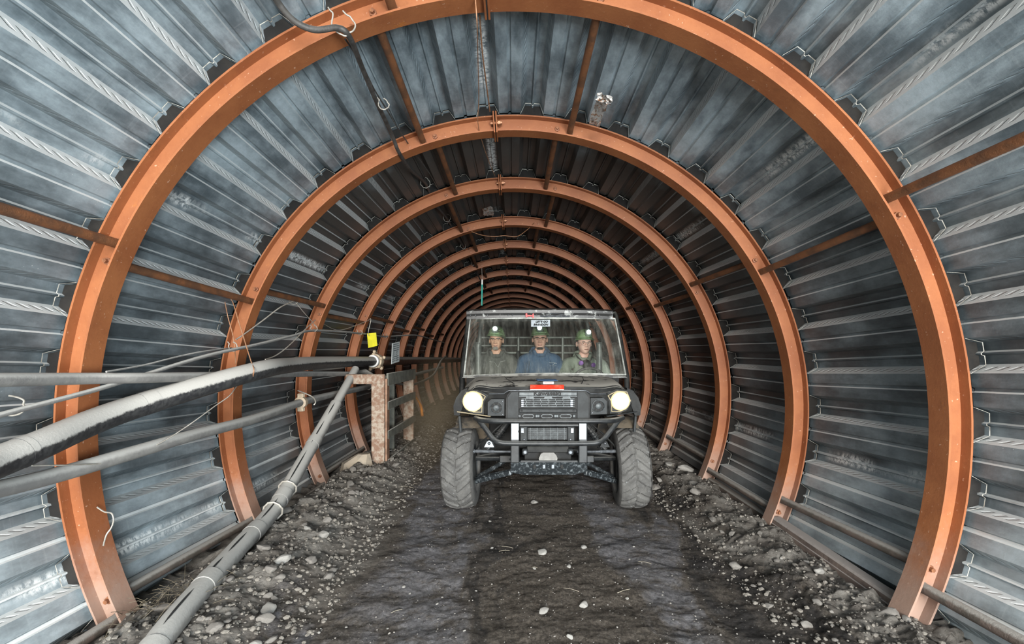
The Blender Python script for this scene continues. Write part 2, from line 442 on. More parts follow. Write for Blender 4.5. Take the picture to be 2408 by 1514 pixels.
# spacer pipes between ribs ---------------------------------------------------
YS = [.82] + RY
for i in range(9):
    y0 = YS[i] + (.0 if i == 0 else .006); y1 = YS[i + 1] - .006
    for (nm, th, sg) in TIES:
        a = th - sg * stag(i) * .9
        m = MB(); r = .024 if 'foot' in nm else .021
        p0 = Vector(pol(a, 1.935, y0, y0)); p1 = Vector(pol(a, 1.935, y1, y1)); mid = (p0 + p1) / 2
        m.cyl(p0 - mid, p1 - mid, r, 14)
        m.cyl(p1 - mid - Vector((0, .012, 0)), p1 - mid, r * 1.12, 14)
        o = m.build('spacer_pipe', M_lowpipe if 'foot' in nm else M_pipe, None, 40, mid)
        wh = 'ahead of the first arch rib' if i == 0 else 'between the %s and %s arch ribs' % (ordn[i - 1], ordn[i])
        ps = {'crown_a': 'overhead on the cable side', 'crown_b': 'overhead away from the cable', 'side_a': 'on the hose wall', 'side_b': 'on the bare wall', 'foot_a': 'low behind the conduit', 'foot_b': 'low on the bare wall'}[nm]
        tag(o, '%s spacer pipe %s, %s' % ('dusty' if 'foot' in nm else 'rusty', wh, ps), 'pipe', 'steel spacer pipes between the arch ribs')

# ------------------------------------------------------------------ corrugated lining
HT = .070; PH = R(1.4) * RO
PROF = [(0, 0), (.030, HT), (.068, HT), (.074, HT - .013), (.081, HT - .013), (.087, HT), (.125, HT), (.155, 0), (.215, 0), (.221, .011), (.233, .011), (.239, 0)]
def sheet_side(th0, th1, name):
    # th in degrees; snapped to periods
    step = 360 / NP
    k0 = round(th0 / step); k1 = round(th1 / step)
    verts = []; faces = []; mi = []; uvs = []
    bays = [(-1.3, .93)] + [(YS[i] if i else .93, YS[i + 1]) for i in range(len(RY))] + [(RY[-1], NEND)]
    rnd = random.Random(3)
    for bi, (ya, yb) in enumerate(bays):
        ring = []
        for k in range(k0, k1):
            for (s_, h) in PROF: ring.append((k * PER + s_ + PH, h))
        ring.append((k1 * PER + PH, 0))
        n = len(ring)
        rings = []
        for (y, dr) in ((ya - .050, .002), (ya + .25, .006), ((ya + yb) / 2, .012), (yb - .25, .017), (yb - .030, .020)):
            row = []
            for (s_, h) in ring:
                th = s_ / RO
                hh = h + dr + noise.noise(Vector((s_ * 2.2, y * .9, bi * 3.1))) * .006
                row.append(((RO + .001 + hh) * math.sin(th), y, cz(y) + (RO + .001 + hh) * math.cos(th)))
            rings.append((y, row))
        # leading lip
        y, row = rings[0]
        lip = [((x * 1), y, z) for (x, _, z) in row]
        lip2 = []
        for (s_, h) in ring:
            th = s_ / RO; hh = h + .002 + .0038 + noise.noise(Vector((s_ * 2.2, y * .9, bi * 3.1))) * .006
            lip2.append(((RO + .001 + hh) * math.sin(th), y, cz(y) + (RO + .001 + hh) * math.cos(th)))
        base = len(verts); verts += lip2; verts += lip
        for j in range(n - 1):
            if max(ring[j][1], ring[j + 1][1]) < .02: continue
            faces.append((base + j, base + j + 1, base + n + j + 1, base + n + j)); mi.append(1)
            uvs += [(0, 0)] * 4
        # near-black faces added to paint shade into each flute hollow behind the rib
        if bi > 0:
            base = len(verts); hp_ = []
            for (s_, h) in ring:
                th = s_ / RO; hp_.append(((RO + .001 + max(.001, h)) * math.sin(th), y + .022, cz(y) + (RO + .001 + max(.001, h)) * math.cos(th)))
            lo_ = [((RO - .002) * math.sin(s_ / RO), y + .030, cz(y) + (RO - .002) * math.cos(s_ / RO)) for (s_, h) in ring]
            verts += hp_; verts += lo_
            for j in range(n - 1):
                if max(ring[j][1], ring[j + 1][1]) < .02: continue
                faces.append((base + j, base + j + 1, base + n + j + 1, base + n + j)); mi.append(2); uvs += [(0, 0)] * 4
        base = len(verts)
        for (y, row) in rings: verts += row
        for i in range(len(rings) - 1):
            for j in range(n - 1):
                a = base + i * n + j
                faces.append((a, a + 1, a + n + 1, a + n)); mi.append(0)
                s0 = ring[j][0] - PH; s1 = ring[j + 1][0] - PH; v0 = rings[i][0]; v1 = rings[i + 1][0]
                e = 1e-4
                uvs += [(s0 + e, v0), (s1 - e, v0), (s1 - e, v1), (s0 + e, v1)]
    me = bpy.data.meshes.new(name); me.from_pydata(verts, [], faces)
    me.materials.append(M_sheet); me.materials.append(M_edge); me.materials.append(M_earth_shade)
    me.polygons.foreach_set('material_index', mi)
    uvl = me.uv_layers.new(name='UVMap')
    uvl.data.foreach_set('uv', [c for q in uvs for c in q])
    me.update()
    o = bpy.data.objects.new(name, me); COL.objects.link(o)
    return tag(o, kind='structure')
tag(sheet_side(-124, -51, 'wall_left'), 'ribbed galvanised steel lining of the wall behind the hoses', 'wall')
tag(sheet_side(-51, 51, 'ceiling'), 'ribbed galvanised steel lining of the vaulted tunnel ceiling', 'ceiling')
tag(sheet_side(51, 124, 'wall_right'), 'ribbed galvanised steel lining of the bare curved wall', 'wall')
# earth packed behind the lining and at the far end
m = MB(); rows = []
for y in (-1.3, 6, 12, 18, NEND + .2):
    rows.append([(2.16 * math.sin(2 * PI * k / 48), y, CZ + 2.16 * math.cos(2 * PI * k / 48)) for k in range(48)])
m.loft(rows, 0, True)
m.f.append(tuple(range(4 * 48, 5 * 48))); m.m.append(0)
o = m.build('wall_back', M_earth_shade, None, 60); tag(o, 'dark packed earth behind the steel lining', 'earth', kind='structure')

# ------------------------------------------------------------------ ground
def sst(a, b, x):
    t = min(1, max(0, (x - a) / (b - a))); return t * t * (3 - 2 * t)
def gz(x, y, fine=True):
    left = sst(-.95, -1.30, x); right = sst(1.22, 1.48, x)
    z = .085 * left * (1 - .9 * sst(-1.55, -1.78, x)) + .055 * right * (1 - .8 * sst(1.62, 1.8, x))
    z += -.012 * math.exp(-((x + .45) / .2) ** 2) - .012 * math.exp(-((x - .92) / .2) ** 2)
    v = Vector((x, y, 0))
    z += .016 * noise.noise(v * 1.3)
    if fine:
        bk = max(left, right)
        z += (.012 + .028 * bk) * noise.fractal(v * 5.5, 1.0, 2.0, 4)
        z += (.004 + .014 * bk) * abs(noise.noise(v * 15)) * 1.6 + (.004 + .007 * bk) * noise.noise(v * 34) + (.004 + .004 * bk) * noise.noise(v * 62)
    return z
m = MB(); xs = [-2.02 + 4.04 * i / 260 for i in range(261)]; ysg = []; y = -1.3
while y < NEND + .1:
    ysg.append(y); y += .03 if y < .9 else max(.012, .006 * y)
m.loft([[(x, y, gz(x, y)) for x in xs] for y in ysg])
m.f = m.f
o = m.build('floor', M_ground, None, 180, fix=False)
tag(o, 'brown and grey dirt road on the tunnel floor', 'floor', kind='structure')
# outside ground so that the mouth does not hang in the sky
m = MB(); m.add([(-30, -40, -.06), (30, -40, -.06), (30, -1.2, -.06), (-30, -1.2, -.06)], [(0, 1, 2, 3)])
tag(m.build('ground', M_ground, None, None), 'dirt ground outside the tunnel mouth', 'ground', kind='structure')
# ================================================================== hoses, cables, frame, signs
def path_px(pts): return [at(*p) for p in pts]
# big black hose, dusty on top
pth = smooth_path(path_px([(-260, 1190, 1.28), (-60, 1108, 1.58), (80, 1052, 1.80), (300, 962, 2.25), (600, 873, 2.95), (690, 858, 3.65), (770, 852, 4.5), (880, 849, 6.0)]), 10)
root = empty('water_hose', pth[40]); off = Vector(pth[40])
m = MB(); m.tube([p - off for p in pth], .0565, 20)
m.build('hose_body', M_hdpe, root, 60)
for k in (18, 31):
    m = MB(); m.tube([pth[k] - off, pth[k + 1] - off], .0578, 20); m.build('seam_ring', M_hdpe, root, 60)
c = pth[-1] - off; ax = (pth[-1] - pth[-3]).normalized()
m = MB(); m.lathe([(.062, -.05), (.075, -.045), (.078, -.01), (.066, .0)], c - ax * .03, ax, 24); m.build('coupling_collar', M_white, root, 40)
m = MB()
for k in range(2):
    cc = c + ax * (.02 + .06 * k)
    m.lathe([(.070, -.022), (.092, -.018), (.095, .018), (.072, .022)], cc, ax, 18)
for k in range(5):
    a = 2 * PI * k / 5 + .4; d = Vector((math.cos(a), 0, math.sin(a)))
    m.bar(c + d * .085 - ax * .01, c + d * .105 + ax * .11, .045, .035, d, 0, .01)
    m.lathe([(.014, -.02), (.02, -.015), (.02, .015), (.014, .02)], c + d * .12 + ax * .05, ax, 8)
m.build('clamp', M_clamp, root, 35)
tag(root, 'thick black hose with grey dust on top, running beside the wall to a tan clamp', 'hose')
# large brown pipe beyond the clamp
m = MB(); a = at(893, 849, 6.15); b = at(1080, 846, 13.5); mid = (a + b) / 2
m.tube([a - mid, at(960, 848, 7.8) - mid, b - mid], .062, 20)
tag(m.build('water_pipe', simple('brown_steel_pipe', (.13, .06, .035), (.09, .045, .03), 8, .7, .1, .3, 60, dust=(.36, .34, .31), dlo=.1, dhi=.6), None, 60, mid), 'large brown pipe, dusty on top, continuing beyond the tan clamp', 'pipe')
# horizontal grey pipe behind the hose
pth = smooth_path(path_px([(-300, 896, 1.32), (0, 893, 1.66), (200, 890, 2.0), (400, 887, 2.42), (700, 879, 3.95), (845, 879, 5.4)]), 8)
off = pth[20].copy(); root = empty('conduit_pipe', off)
m = MB(); m.tube([p - off for p in pth], .0245, 16); m.build('pipe_run', M_grey, root, 60)
m = MB(); e0 = pth[-1] - off
m.tube([e0 + Vector((0, -.12, 0)), e0, e0 + Vector((.03, .1, .012)), e0 + Vector((.08, .16, -.03)), e0 + Vector((.10, .18, -.10))], .040, 16); m.build('elbow', M_grey, root, 60)
tag(root, 'straight grey pipe level along the wall, passing behind the thick dusty hose', 'pipe')
# lower grey pipe
pth = smooth_path(path_px([(-200, 1190, 1.42), (0, 1149, 1.68), (150, 1112, 1.92), (300, 1068, 2.2), (450, 1024, 2.6), (600, 984, 3.25), (708, 946, 4.05), (780, 928, 4.8), (870, 908, 6.0), (960, 884, 8.0), (1040, 864, 11.0)]), 8)
off = pth[30].copy(); root = empty('conduit_pipe', off)
m = MB(); m.tube([p - off for p in pth], .0315, 16); m.build('pipe_run', M_grey, root, 60)
k = 48; ax = (pth[k + 1] - pth[k - 1]).normalized(); c = pth[k] - off
m = MB(); m.lathe([(.034, -.03), (.050, -.025), (.050, .025), (.034, .03)], c, ax, 14)
for s_ in (-1, 1):
    for zz in (-1, 1): m.box(c + Vector((0, s_ * .012, zz * .058)), (.05, .016, .035), None, 0, .005)
m.build('clamp', M_clamp, root, 35)
m = MB(); c2 = pth[64] - off; m.lathe([(.033, -.06), (.042, -.055), (.042, .055), (.033, .06)], c2, (pth[65] - pth[63]).normalized(), 14); m.build('sleeve', M_grey, root, 40)
tag(root, 'grey pipe lowest on the hose wall, rising away with a small clamp', 'pipe')
# slotted conduit lying on the rubble and leaning up
pc = [(250, 1700, 1.50, None), (380, 1500, 1.86, None), (475, 1384, 2.22, None), (565, 1284, 2.68, None), (652, 1186, 3.25, None), (738, 1040, 4.05, None), (790, 950, 4.55, None)]
pth = smooth_path([at(a, b, c) for a, b, c, _ in pc], 8)
off = pth[24].copy(); root = empty('slotted_conduit', off)
N = len(pth); rs = [.052] * N
m = MB(); m.tube([p - off for p in pth], rs, 18); m.build('tube_run', M_grey, root, 60)
top = smooth_path([at(790, 950, 4.55), at(818, 900, 4.85), at(836, 868, 5.1)], 4)
m = MB(); m.tube([p - off for p in top], .040, 16); m.build('tube_end', M_grey, root, 60)
for k in (6, 17, 27, 33, 40):
    ax = (pth[min(k + 1, N - 1)] - pth[k - 1]).normalized()
    m = MB(); m.lathe([(.050, -.05), (.0555, -.048), (.0555, .048), (.050, .05)], pth[k] - off, ax, 18); m.build('sleeve', M_grey, root, 40)
M_slot = simple('slot_shadow_gap', (.012, .012, .012), None, 10, .9)
for (a0, a1) in ((2, 6), (8, 14), (16, 20), (21, 25), (28, 32), (34, 38), (39, 43), (44, 47)):
    rows = []
    for k in range(a0, a1 + 1):
        T = (pth[min(k + 1, N - 1)] - pth[k - 1]).normalized(); wv = 1 - abs((k - (a0 + a1) / 2) / ((a1 - a0) / 2 + .01)) ** 3
        up = Vector((.25, -.75, .6)); up = (up - T * up.dot(T)).normalized(); sd = T.cross(up)
        c = pth[k] - off; row = []
        for q in (-1, 0, 1):
            d = (up + sd * q * .10 * wv).normalized(); row.append(c + d * .0532)
        rows.append(row)
    m = MB(); m.loft(rows); m.build('slot', M_slot, root, None)
for k in (31, 34):
    ax = (pth[k + 1] - pth[k - 1]).normalized(); x = ax.orthogonal().normalized(); y_ = ax.cross(x); c = pth[k] - off
    m = MB(); m.tube([c + (x * math.cos(q / 10 * PI * 2) + y_ * math.sin(q / 10 * PI * 2)) * .061 + ax * .01 * math.sin(q) for q in range(10)], .006, 6, closed=True); m.build('wire_tie', M_wire, root)
tag(root, 'long grey slotted conduit lying on the rubble and leaning up to the rusty frame', 'conduit')
# thin grey cable along the wall
pth = smooth_path(path_px([(-250, 1050, 1.36), (0, 976, 1.66), (250, 909, 2.08), (480, 838, 2.72), (600, 811, 3.25), (690, 789, 3.85), (742, 777, 4.35), (850, 784, 5.6), (905, 791, 6.8), (975, 788, 8.1), (1010, 796, 9.3), (1045, 806, 11.0)]), 8)
off = pth[30].copy(); m = MB(); m.tube([p - off for p in pth], .0105, 8)
tag(m.build('power_cable', M_grey, None, 60, off), 'thin grey cable strung rib to rib above the thick hose', 'cable')
pth = smooth_path(path_px([(250, 874, 2.05), (340, 858, 2.3), (420, 838, 2.55), (480, 826, 2.75), (545, 818, 3.1)]), 6)
off = pth[10].copy(); m = MB(); m.tube([p - off for p in pth], .0045, 6)
tag(m.build('slack_line', M_grey, None, 60, off), 'thin slack cord just above the grey cable near the second arch rib', 'cord')
# overhead cable
def cable(pts, r, name, label, cat, mat=M_cable, k=8, n=10):
    pth = smooth_path(path_px(pts), k); off = pth[len(pth) // 2].copy(); mm = MB(); mm.tube([p - off for p in pth], r, n)
    return tag(mm.build(name, mat, None, 60, off), label, cat)
cable([(620, -60, 1.75), (650, 0, 1.83), (690, 48, 1.9), (740, 70, 1.95), (795, 66, 2.0), (822, 88, 2.05), (852, 160, 2.3), (884, 236, 2.6), (922, 318, 3.02), (938, 358, 3.2), (965, 398, 3.6), (1000, 430, 4.2), (1022, 478, 4.7), (1050, 512, 5.4), (1070, 548, 6.0), (1090, 580, 6.8), (1112, 620, 8.0), (1128, 655, 9.0), (1140, 678, 10.0)], .0125,
      'hanging_cable', 'black cable sagging overhead from rib to rib, held by wire loops', 'cable')
cable([(812, 92, 2.08), (850, 150, 2.3), (880, 210, 2.55), (912, 262, 2.8), (945, 316, 3.1), (985, 372, 3.7), (1010, 408, 4.0), (1035, 452, 4.5), (1065, 500, 5.3), (1090, 560, 6.3), (1118, 618, 8.0)], .0045,
      'slack_line', 'thin black cord running overhead beside the hanging cable', 'cord', M_cable, 8, 6)
cable([(1118, 0, 2.1), (1122, 60, 2.15), (1124, 140, 2.5), (1126, 230, 2.95), (1124, 290, 3.2), (1136, 340, 3.5), (1152, 385, 3.95), (1164, 414, 4.3)], .0028, 'thin_wire', 'rusty thin wire trailing along the crown joint of the ceiling', 'wire', M_rwire, 6, 6)
cable([(1128, 36, 2.25), (1134, 120, 2.5), (1144, 200, 2.85), (1152, 262, 3.18)], .004, 'thin_wire', 'pale straight wire along the ceiling seam at the crown', 'wire', M_rwire, 6, 6)
cable([(1098, 540, 5.7), (1130, 552, 5.8), (1160, 556, 5.9), (1186, 554, 5.9), (1215, 556, 5.9), (1240, 540, 5.8), (1256, 524, 5.7)], .004, 'thin_wire', 'thin wire sagging in a garland under the fourth arch crown', 'wire', M_rwire, 6, 6)
# wire loops holding the cable
def loop(px, py, d, r, label, n=16, mat=M_wire, tilt=.3, wr=.0034):
    c = at(px, py, d); pts = []
    rr = random.Random(px)
    for k in range(n):
        a = 2 * PI * k / n * .92
        rad = r * (1 + .12 * rr.uniform(-1, 1))
        pts.append(Vector((rad * math.sin(a), tilt * rad * math.sin(a), rad * 1.1 * math.cos(a))))
    pts += [pts[-1] + Vector((-.25 * r, 0, .25 * r)), pts[-1] + Vector((-.45 * r, 0, .55 * r))]
    m = MB(); m.tube(smooth_path(pts, 3), wr, 6)
    return tag(m.build('wire_loop', mat, None, 60, c), label, 'wire', 'bent wire loops tying up cables')
loop(806, 55, 2.02, .044, 'big wire loop holding the black cable at the first arch rib')
loop(902, 245, 2.62, .026, 'wire loop under the black cable between first and second arch ribs')
loop(1000, 430, 4.2, .040, 'wire loop holding the black cable just ahead of the third arch rib')
loop(1051, 512, 5.4, .040, 'wire loop holding the black cable just ahead of the fourth arch rib')
loop(1089, 578, 6.75, .036, 'wire loop holding the black cable near the fifth arch rib')
loop(1112, 619, 8.0, .032, 'wire loop holding the black cable near the sixth arch rib')
loop(20, 955, 1.75, .032, 'knotted wire loop hanging low beside the first arch rib', tilt=.8)
loop(690, 706, 3.9, .03, 'wire hook over the rusty pipe ahead of the third arch rib')
loop(738, 772, 4.32, .026, 'wire hook holding the grey cable at the third arch rib')
loop(846, 782, 5.55, .026, 'wire hook holding the grey cable at the fourth arch rib')
loop(906, 790, 6.8, .026, 'wire hook holding the grey cable at the fifth arch rib')
loop(548, 815, 3.05, .024, 'wire knot tying the grey cable at the second arch rib')
cable([(697, 705, 3.9), (660, 722, 3.6), (620, 752, 3.4), (575, 785, 3.2), (555, 798, 3.12)], .0045, 'tie_wire', 'white tie wire slanting from the rusty pipe down to the second arch rib', 'wire', M_wire, 6, 6)
cable([(742, 752, 4.4), (720, 772, 4.1), (680, 812, 3.7), (650, 835, 3.45), (624, 845, 3.3)], .0042, 'tie_wire', 'white tie wire slanting from the third arch rib down to the thick hose', 'wire', M_wire, 6, 6)
cable([(696, 712, 3.9), (715, 735, 4.05), (735, 757, 4.25), (745, 770, 4.35)], .003, 'tie_wire', 'thin dark wire from the wire hook to the third arch rib', 'wire', M_wire, 6, 6)
cable([(536, 694, 3.1), (548, 712, 3.1), (560, 752, 3.08), (575, 800, 3.02), (590, 848, 2.93), (597, 868, 2.85), (594, 888, 2.86)], .0032, 'tie_wire', 'pale wire hanging from the rusty pipe and wrapped under the thick hose', 'wire', M_rwire, 6, 6)
cable([(529, 710, 3.12), (536, 745, 3.1), (548, 790, 3.08), (553, 830, 3.05), (554, 856, 3.0)], .003, 'tie_wire', 'thin wire dropping past the second arch rib to the thick hose', 'wire', M_rwire, 6, 6)
cable([(612, 889, 2.95), (590, 893, 2.9), (560, 905, 2.85), (540, 930, 2.75), (505, 955, 2.65), (450, 995, 2.5), (380, 1040, 2.35), (300, 1075, 2.2), (240, 1090, 2.05), (75, 1095, 1.75)], .0028, 'tie_wire', 'long thin wire draped from the thick hose down along the lower pipe', 'wire', M_wire, 6, 6)
cable([(228, 1192, 2.12), (245, 1203, 2.14), (262, 1207, 2.16), (267, 1222, 2.16), (262, 1240, 2.15), (250, 1258, 2.13), (243, 1283, 2.1)], .0034, 'tie_wire', 'short twisted white wire sticking out behind the foot of the first arch', 'wire', M_wire, 6, 6)
cable([(762, 762, 4.6), (800, 776, 5.0), (860, 756, 5.6), (872, 750, 5.7), (866, 780, 5.7), (868, 790, 5.7)], .003, 'tie_wire', 'thin wire from which the yellow tag hangs', 'wire', M_wire, 6, 6)
cable([(700, 918, 4.0), (718, 925, 4.05), (736, 934, 4.1), (742, 945, 4.15), (738, 952, 4.15)], .0055, 'tie_wire', 'curved white wire end sticking out over the lower pipe clamp', 'wire', M_wire, 6, 6)
cable([(930, 900, 7.2), (960, 905, 7.4), (990, 898, 7.8), (1020, 880, 8.4), (1036, 850, 8.9), (1048, 838, 9.3)], .02, 'slack_cable', 'slack grey cable drooping under the large brown pipe', 'cable', M_cable, 6, 8)
# teal tube hanging
m = MB(); c = at(1133, 690, 7.6); m.tube([Vector((0, 0, -.19)), Vector((.004, 0, .14))], .013, 10)
root = empty('glow_tube', c); m.build('tube_body', M_teal, root)
m = MB(); m.tube([Vector((.004, 0, .14)), Vector((.006, 0, .22))], .014, 10); m.build('cap', M_white, root)
m = MB(); m.tube([Vector((.006, 0, .22)), Vector((0, 0, .40))], .003, 6); m.build('string', M_wire, root)
tag(root, 'teal plastic tube with a white cap hanging from the cable', 'tube')
# yellow tag and pale sign
def plate(name, cs, d, mat, label, cat):
    P = [at(x, y, dd) for (x, y, dd) in cs]; c = sum(P, Vector()) / 4
    nrm = (P[1] - P[0]).cross(P[3] - P[0]).normalized()
    m = MB(); m.prism([p - c for p in P], nrm * d)
    root = empty(name, c); m.build('board', mat, root, None); tag(root, label, cat); return root, [p - c for p in P], nrm
root, P, nn = plate('hanging_tag', [(863, 784, 5.75), (884, 782, 5.7), (887, 813, 5.7), (866, 818, 5.75)], .004, M_yellow, 'yellow rectangular tag hanging between the fourth and fifth ribs', 'tag')
m = MB()
for k in range(2): m.ball(P[k] * .86 + Vector((0, -.006, -.002)), .004, 5)
m.build('eyelet', M_wire, root)
root, P, nn = plate('wall_sign', [(923, 807, 6.05), (940, 803, 6.3), (939, 850, 6.3), (921, 856, 6.05)], .006, M_sign, 'pale printed sign board hanging beside the tan hose clamp', 'sign')
m = MB()
for r_ in range(9):
    v0 = .06 + r_ * .1; v1 = v0 + .045
    for (u0, u1) in ((.08, .45), (.52, .9)) if r_ % 3 else ((.1, .86),):
        if r_ in (4, 5): u1 = u0 + .2
        def q(u, v): return (P[0] * (1 - u) + P[1] * u) * (1 - v) + (P[3] * (1 - u) + P[2] * u) * v
        fr = Vector((.3, -1, 0)).normalized() * .004
        m.prism([q(u0, v0) + fr, q(u1, v0) + fr, q(u1, v1) + fr, q(u0, v1) + fr], fr * .4)
m.build('printing', M_ink, root, None)
# crumpled foil labels on the ceiling
def foil(px, py, d, wu, wv, label, ang=0):
    c = at(px, py, d); th = math.atan2(c.x, c.z - CZ); rad = Vector((math.sin(th), 0, math.cos(th))); tan = Vector((math.cos(th), 0, -math.sin(th)))
    m = MB(); rows = []
    rr = random.Random(px)
    for i in range(9):
        row = []
        for j in range(6):
            row.append(tan * ((j / 5 - .5) * wu + rr.uniform(-.006, .006)) + Vector((0, (i / 8 - .5) * wv, 0)) - rad * (rr.uniform(0, .022)))
        rows.append(row)
    m.loft(rows); P3 = [(p[0] + rad.x * .003, p[1], p[2] + rad.z * .003) for p in m.v]
    n = len(P3); f0 = list(m.f); m.add(P3, [tuple(i for i in f[::-1]) for f in f0])
    tag(m.build('foil_label', M_foil, None, 20, c), label, 'label', 'crumpled foil labels on the ceiling')
foil(1406, 265, 2.95, .07, .30, 'crumpled silver foil label on the ceiling, the larger piece')
foil(1422, 229, 2.62, .085, .07, 'small torn foil scrap just ahead of the larger foil label')
foil(1148, 496, 5.3, .11, .3, 'small faded foil label on the soot-dark ceiling near the crown')

# ------------------------------------------------------------------ rusty frame
GX, GY = -1.385, 4.94
root = empty('metal_frame', (GX, GY, 0))
m = MB(); m.box((0, 0, .47), (.135, .06, .94), None, 0, .006); m.build('post', M_wpost, root)
m = MB(); m.box((.085, .02, .47), (.02, .10, .94), None, 0, .004); m.build('angle_edge', simple('rusted_angle', (.30, .17, .11), (.18, .10, .06), 12, .7), root)
m = MB(); m.box((.05, 1.2, .47), (.13, .06, .94), None, 0, .006); m.build('post', M_wpost, root)
m = MB(); m.box((-.02, .55, .5), (.10, .05, .88), None, 0, .006); m.build('middle_post', M_rail, root)
m = MB(); m.box((-.13, -.01, .935), (.40, .05, .10), None, 0, .006); m.build('top_bar', M_wpost, root)
for z, h in ((.93, .13), (.66, .085), (.36, .085), (.06, .095)):
    m = MB(); m.bar((.09, .0, z), (.12, 1.24, z), .022, h, (0, 0, 1), 0, .004); m.build('rail', M_rail, root)
tag(root, 'rusty white-painted metal frame with plank rails standing at the foot of the hose wall', 'frame')
m = MB(); m.loft([[Vector((.19 * math.cos(a), .10 * math.sin(a), -.04)) for a in [2 * PI * k / 8 for k in range(8)]], [Vector((.15 * math.cos(a), .09 * math.sin(a), .11)) for a in [2 * PI * k / 8 for k in range(8)]], [Vector((.07 + .06 * math.cos(a), .05 * math.sin(a), .20)) for a in [2 * PI * k / 8 for k in range(8)]]], 0, True, True)
tag(m.build('stone_block', simple('tan_stone', (.30, .25, .19), (.22, .19, .15), 9, .85), None, 25, (-1.56, 4.80, .0)), 'pale angular stone block leaning at the foot of the rusty frame', 'rock')
# side beams along the wall foot
m = MB(); m.bar((0, -.50, .01), (.0, .56, .03), .07, .075, (0, 0, 1), 0, .01); m.bar((-.034, -.50, -.03), (-.034, .56, -.01), .012, .08, (0, 0, 1), 0, .003)
tag(m.build('sill_beam', simple('dusty_brown_beam', (.20, .15, .125), (.14, .105, .09), 9, .8, 0, .4, 60, dust=(.30, .27, .25)), None, 35, (1.79, 2.72, .03)), 'dusty brown steel beam lying at the wall foot between first and second ribs', 'beam')
m = MB(); m.bar((0, -.5, .0), (.0, .56, .0), .06, .06, (0, 0, 1), 0, .01)
tag(m.build('sill_beam', M_lowpipe, None, 35, (1.83, 3.9, .02)), 'dusty beam lying at the wall foot between second and third ribs', 'beam')

# ------------------------------------------------------------------ stones
def rock_mesh(seed, flat=.65):
    rr = random.Random(seed); bm = bmesh.new(); bmesh.ops.create_icosphere(bm, subdivisions=3, radius=1)
    ax = [Vector((rr.uniform(-1, 1), rr.uniform(-1, 1), rr.uniform(-1, 1))).normalized() for _ in range(9)]
    cut = [rr.uniform(.55, .85) for _ in ax]
    for v in bm.verts:
        p = v.co.copy()
        for a, c_ in zip(ax, cut):
            d = p.dot(a)
            if d > c_: p -= a * (d - c_) * .85
        p += p.normalized() * noise.noise(p * 2.5 + Vector((seed, 0, 0))) * .10
        p.x *= 1.15; p.z *= flat; v.co = p
    me = bpy.data.meshes.new('stone'); bm.to_mesh(me); bm.free()
    me.polygons.foreach_set('use_smooth', [True] * len(me.polygons)); me.set_sharp_from_angle(angle=R(30))
    return me
RM = [rock_mesh(s) for s in range(9)]
RMP = []
for me in RM: me.materials.append(M_stone); q = me.copy(); q.materials[0] = M_pale; RMP.append(q)
rr = random.Random(11)
def put(x, y, s, pale, label, group=None, name='stone'):
    me = (RMP if pale else RM)[rr.randrange(9)]
    o = bpy.data.objects.new(name, me); COL.objects.link(o)
    o.scale = (s, s * rr.uniform(.7, 1.1), s * rr.uniform(.7, 1.0)); o.rotation_euler = (rr.uniform(-.3, .3), rr.uniform(-.3, .3), rr.uniform(0, 6.28))
    o.location = (x, y, gz(x, y) + s * .30)
    tag(o, label, 'stone', group); return o
def ontrack(px, py):
    d = CAMZ * F / (py - 826); return (px - 1207) * d / F, d
for (px, py, wpx, lab) in [(1274, 1302, 22, 'pale flat stone in the middle of the road, straight ahead of the vehicle'), (1372, 1290, 17, 'round grey stone on the road ahead of the vehicle, beside the pale flat one'), (1278, 1443, 25, 'pale elongated stone at the bottom of the road near the camera'),
        (1373, 1425, 20, 'rounded pale stone on the road next to the elongated one'), (1337, 1335, 15, 'small rounded stone on the road midway between the two pale pairs'), (1257, 1183, 16, 'pale stone on the road just ahead of the skid plate'),
        (1340, 1503, 16, 'stone on the road at the very bottom of the view'), (1152, 1222, 9, 'small square white stone near the front wheel beside the hose wall'), (950, 1378, 12, 'small pale stone on the road toward the hose wall'),
        (760, 1290, 30, 'bright white stone at the edge of the rubble below the slotted conduit'), (722, 1285, 20, 'pale stone just beside the bright white stone in the rubble'), (665, 1365, 34, 'buff rounded stone in the rubble near the lower conduit'),
        (1612, 1118, 34, 'large pale stone on the rubble at the foot of the third bare-side rib'), (1575, 1108, 24, 'stone beside the large pale one on the bare-side rubble'), (1630, 1150, 26, 'flat pale stone on the bare-side rubble bank'),
        (1925, 1372, 40, 'pale flat block against the dusty beam at the bare wall'), (1895, 1348, 18, 'rounded stone just beyond the pale flat block at the beam'), (1905, 1260, 0, '')]:
    if wpx == 0: continue
    x, d = ontrack(px, py); put(x, d, wpx * d / F / 2, True, lab)
kx = 0
for k in range(190):
    y = 1.95 + 4.3 * rr.random() ** 1.3; L = rr.random() < .66
    x = rr.uniform(-1.62, -.95) if L else rr.uniform(1.22, 1.72)
    s = .010 + .032 * rr.random() ** 2.6
    put(x, y, s, rr.random() < .08, 'dusty broken stone in the rubble bank %s' % ('below the hoses' if L else 'along the bare wall'), 'rubble stones %s' % ('below the hoses' if L else 'along the bare wall'))
for k in range(60):
    y = 1.9 + 3.4 * rr.random(); x = rr.uniform(-.9, 1.25)
    if y > 3.3 and abs(x - .27) < .8: continue
    put(x, y, .004 + .007 * rr.random() ** 2, True, 'small pale pebble lying on the dirt road', 'pebbles on the dirt road', 'pebble')
M_soil = stone_mat('soil_clods', (.23, .21, .18), (.15, .135, .115))
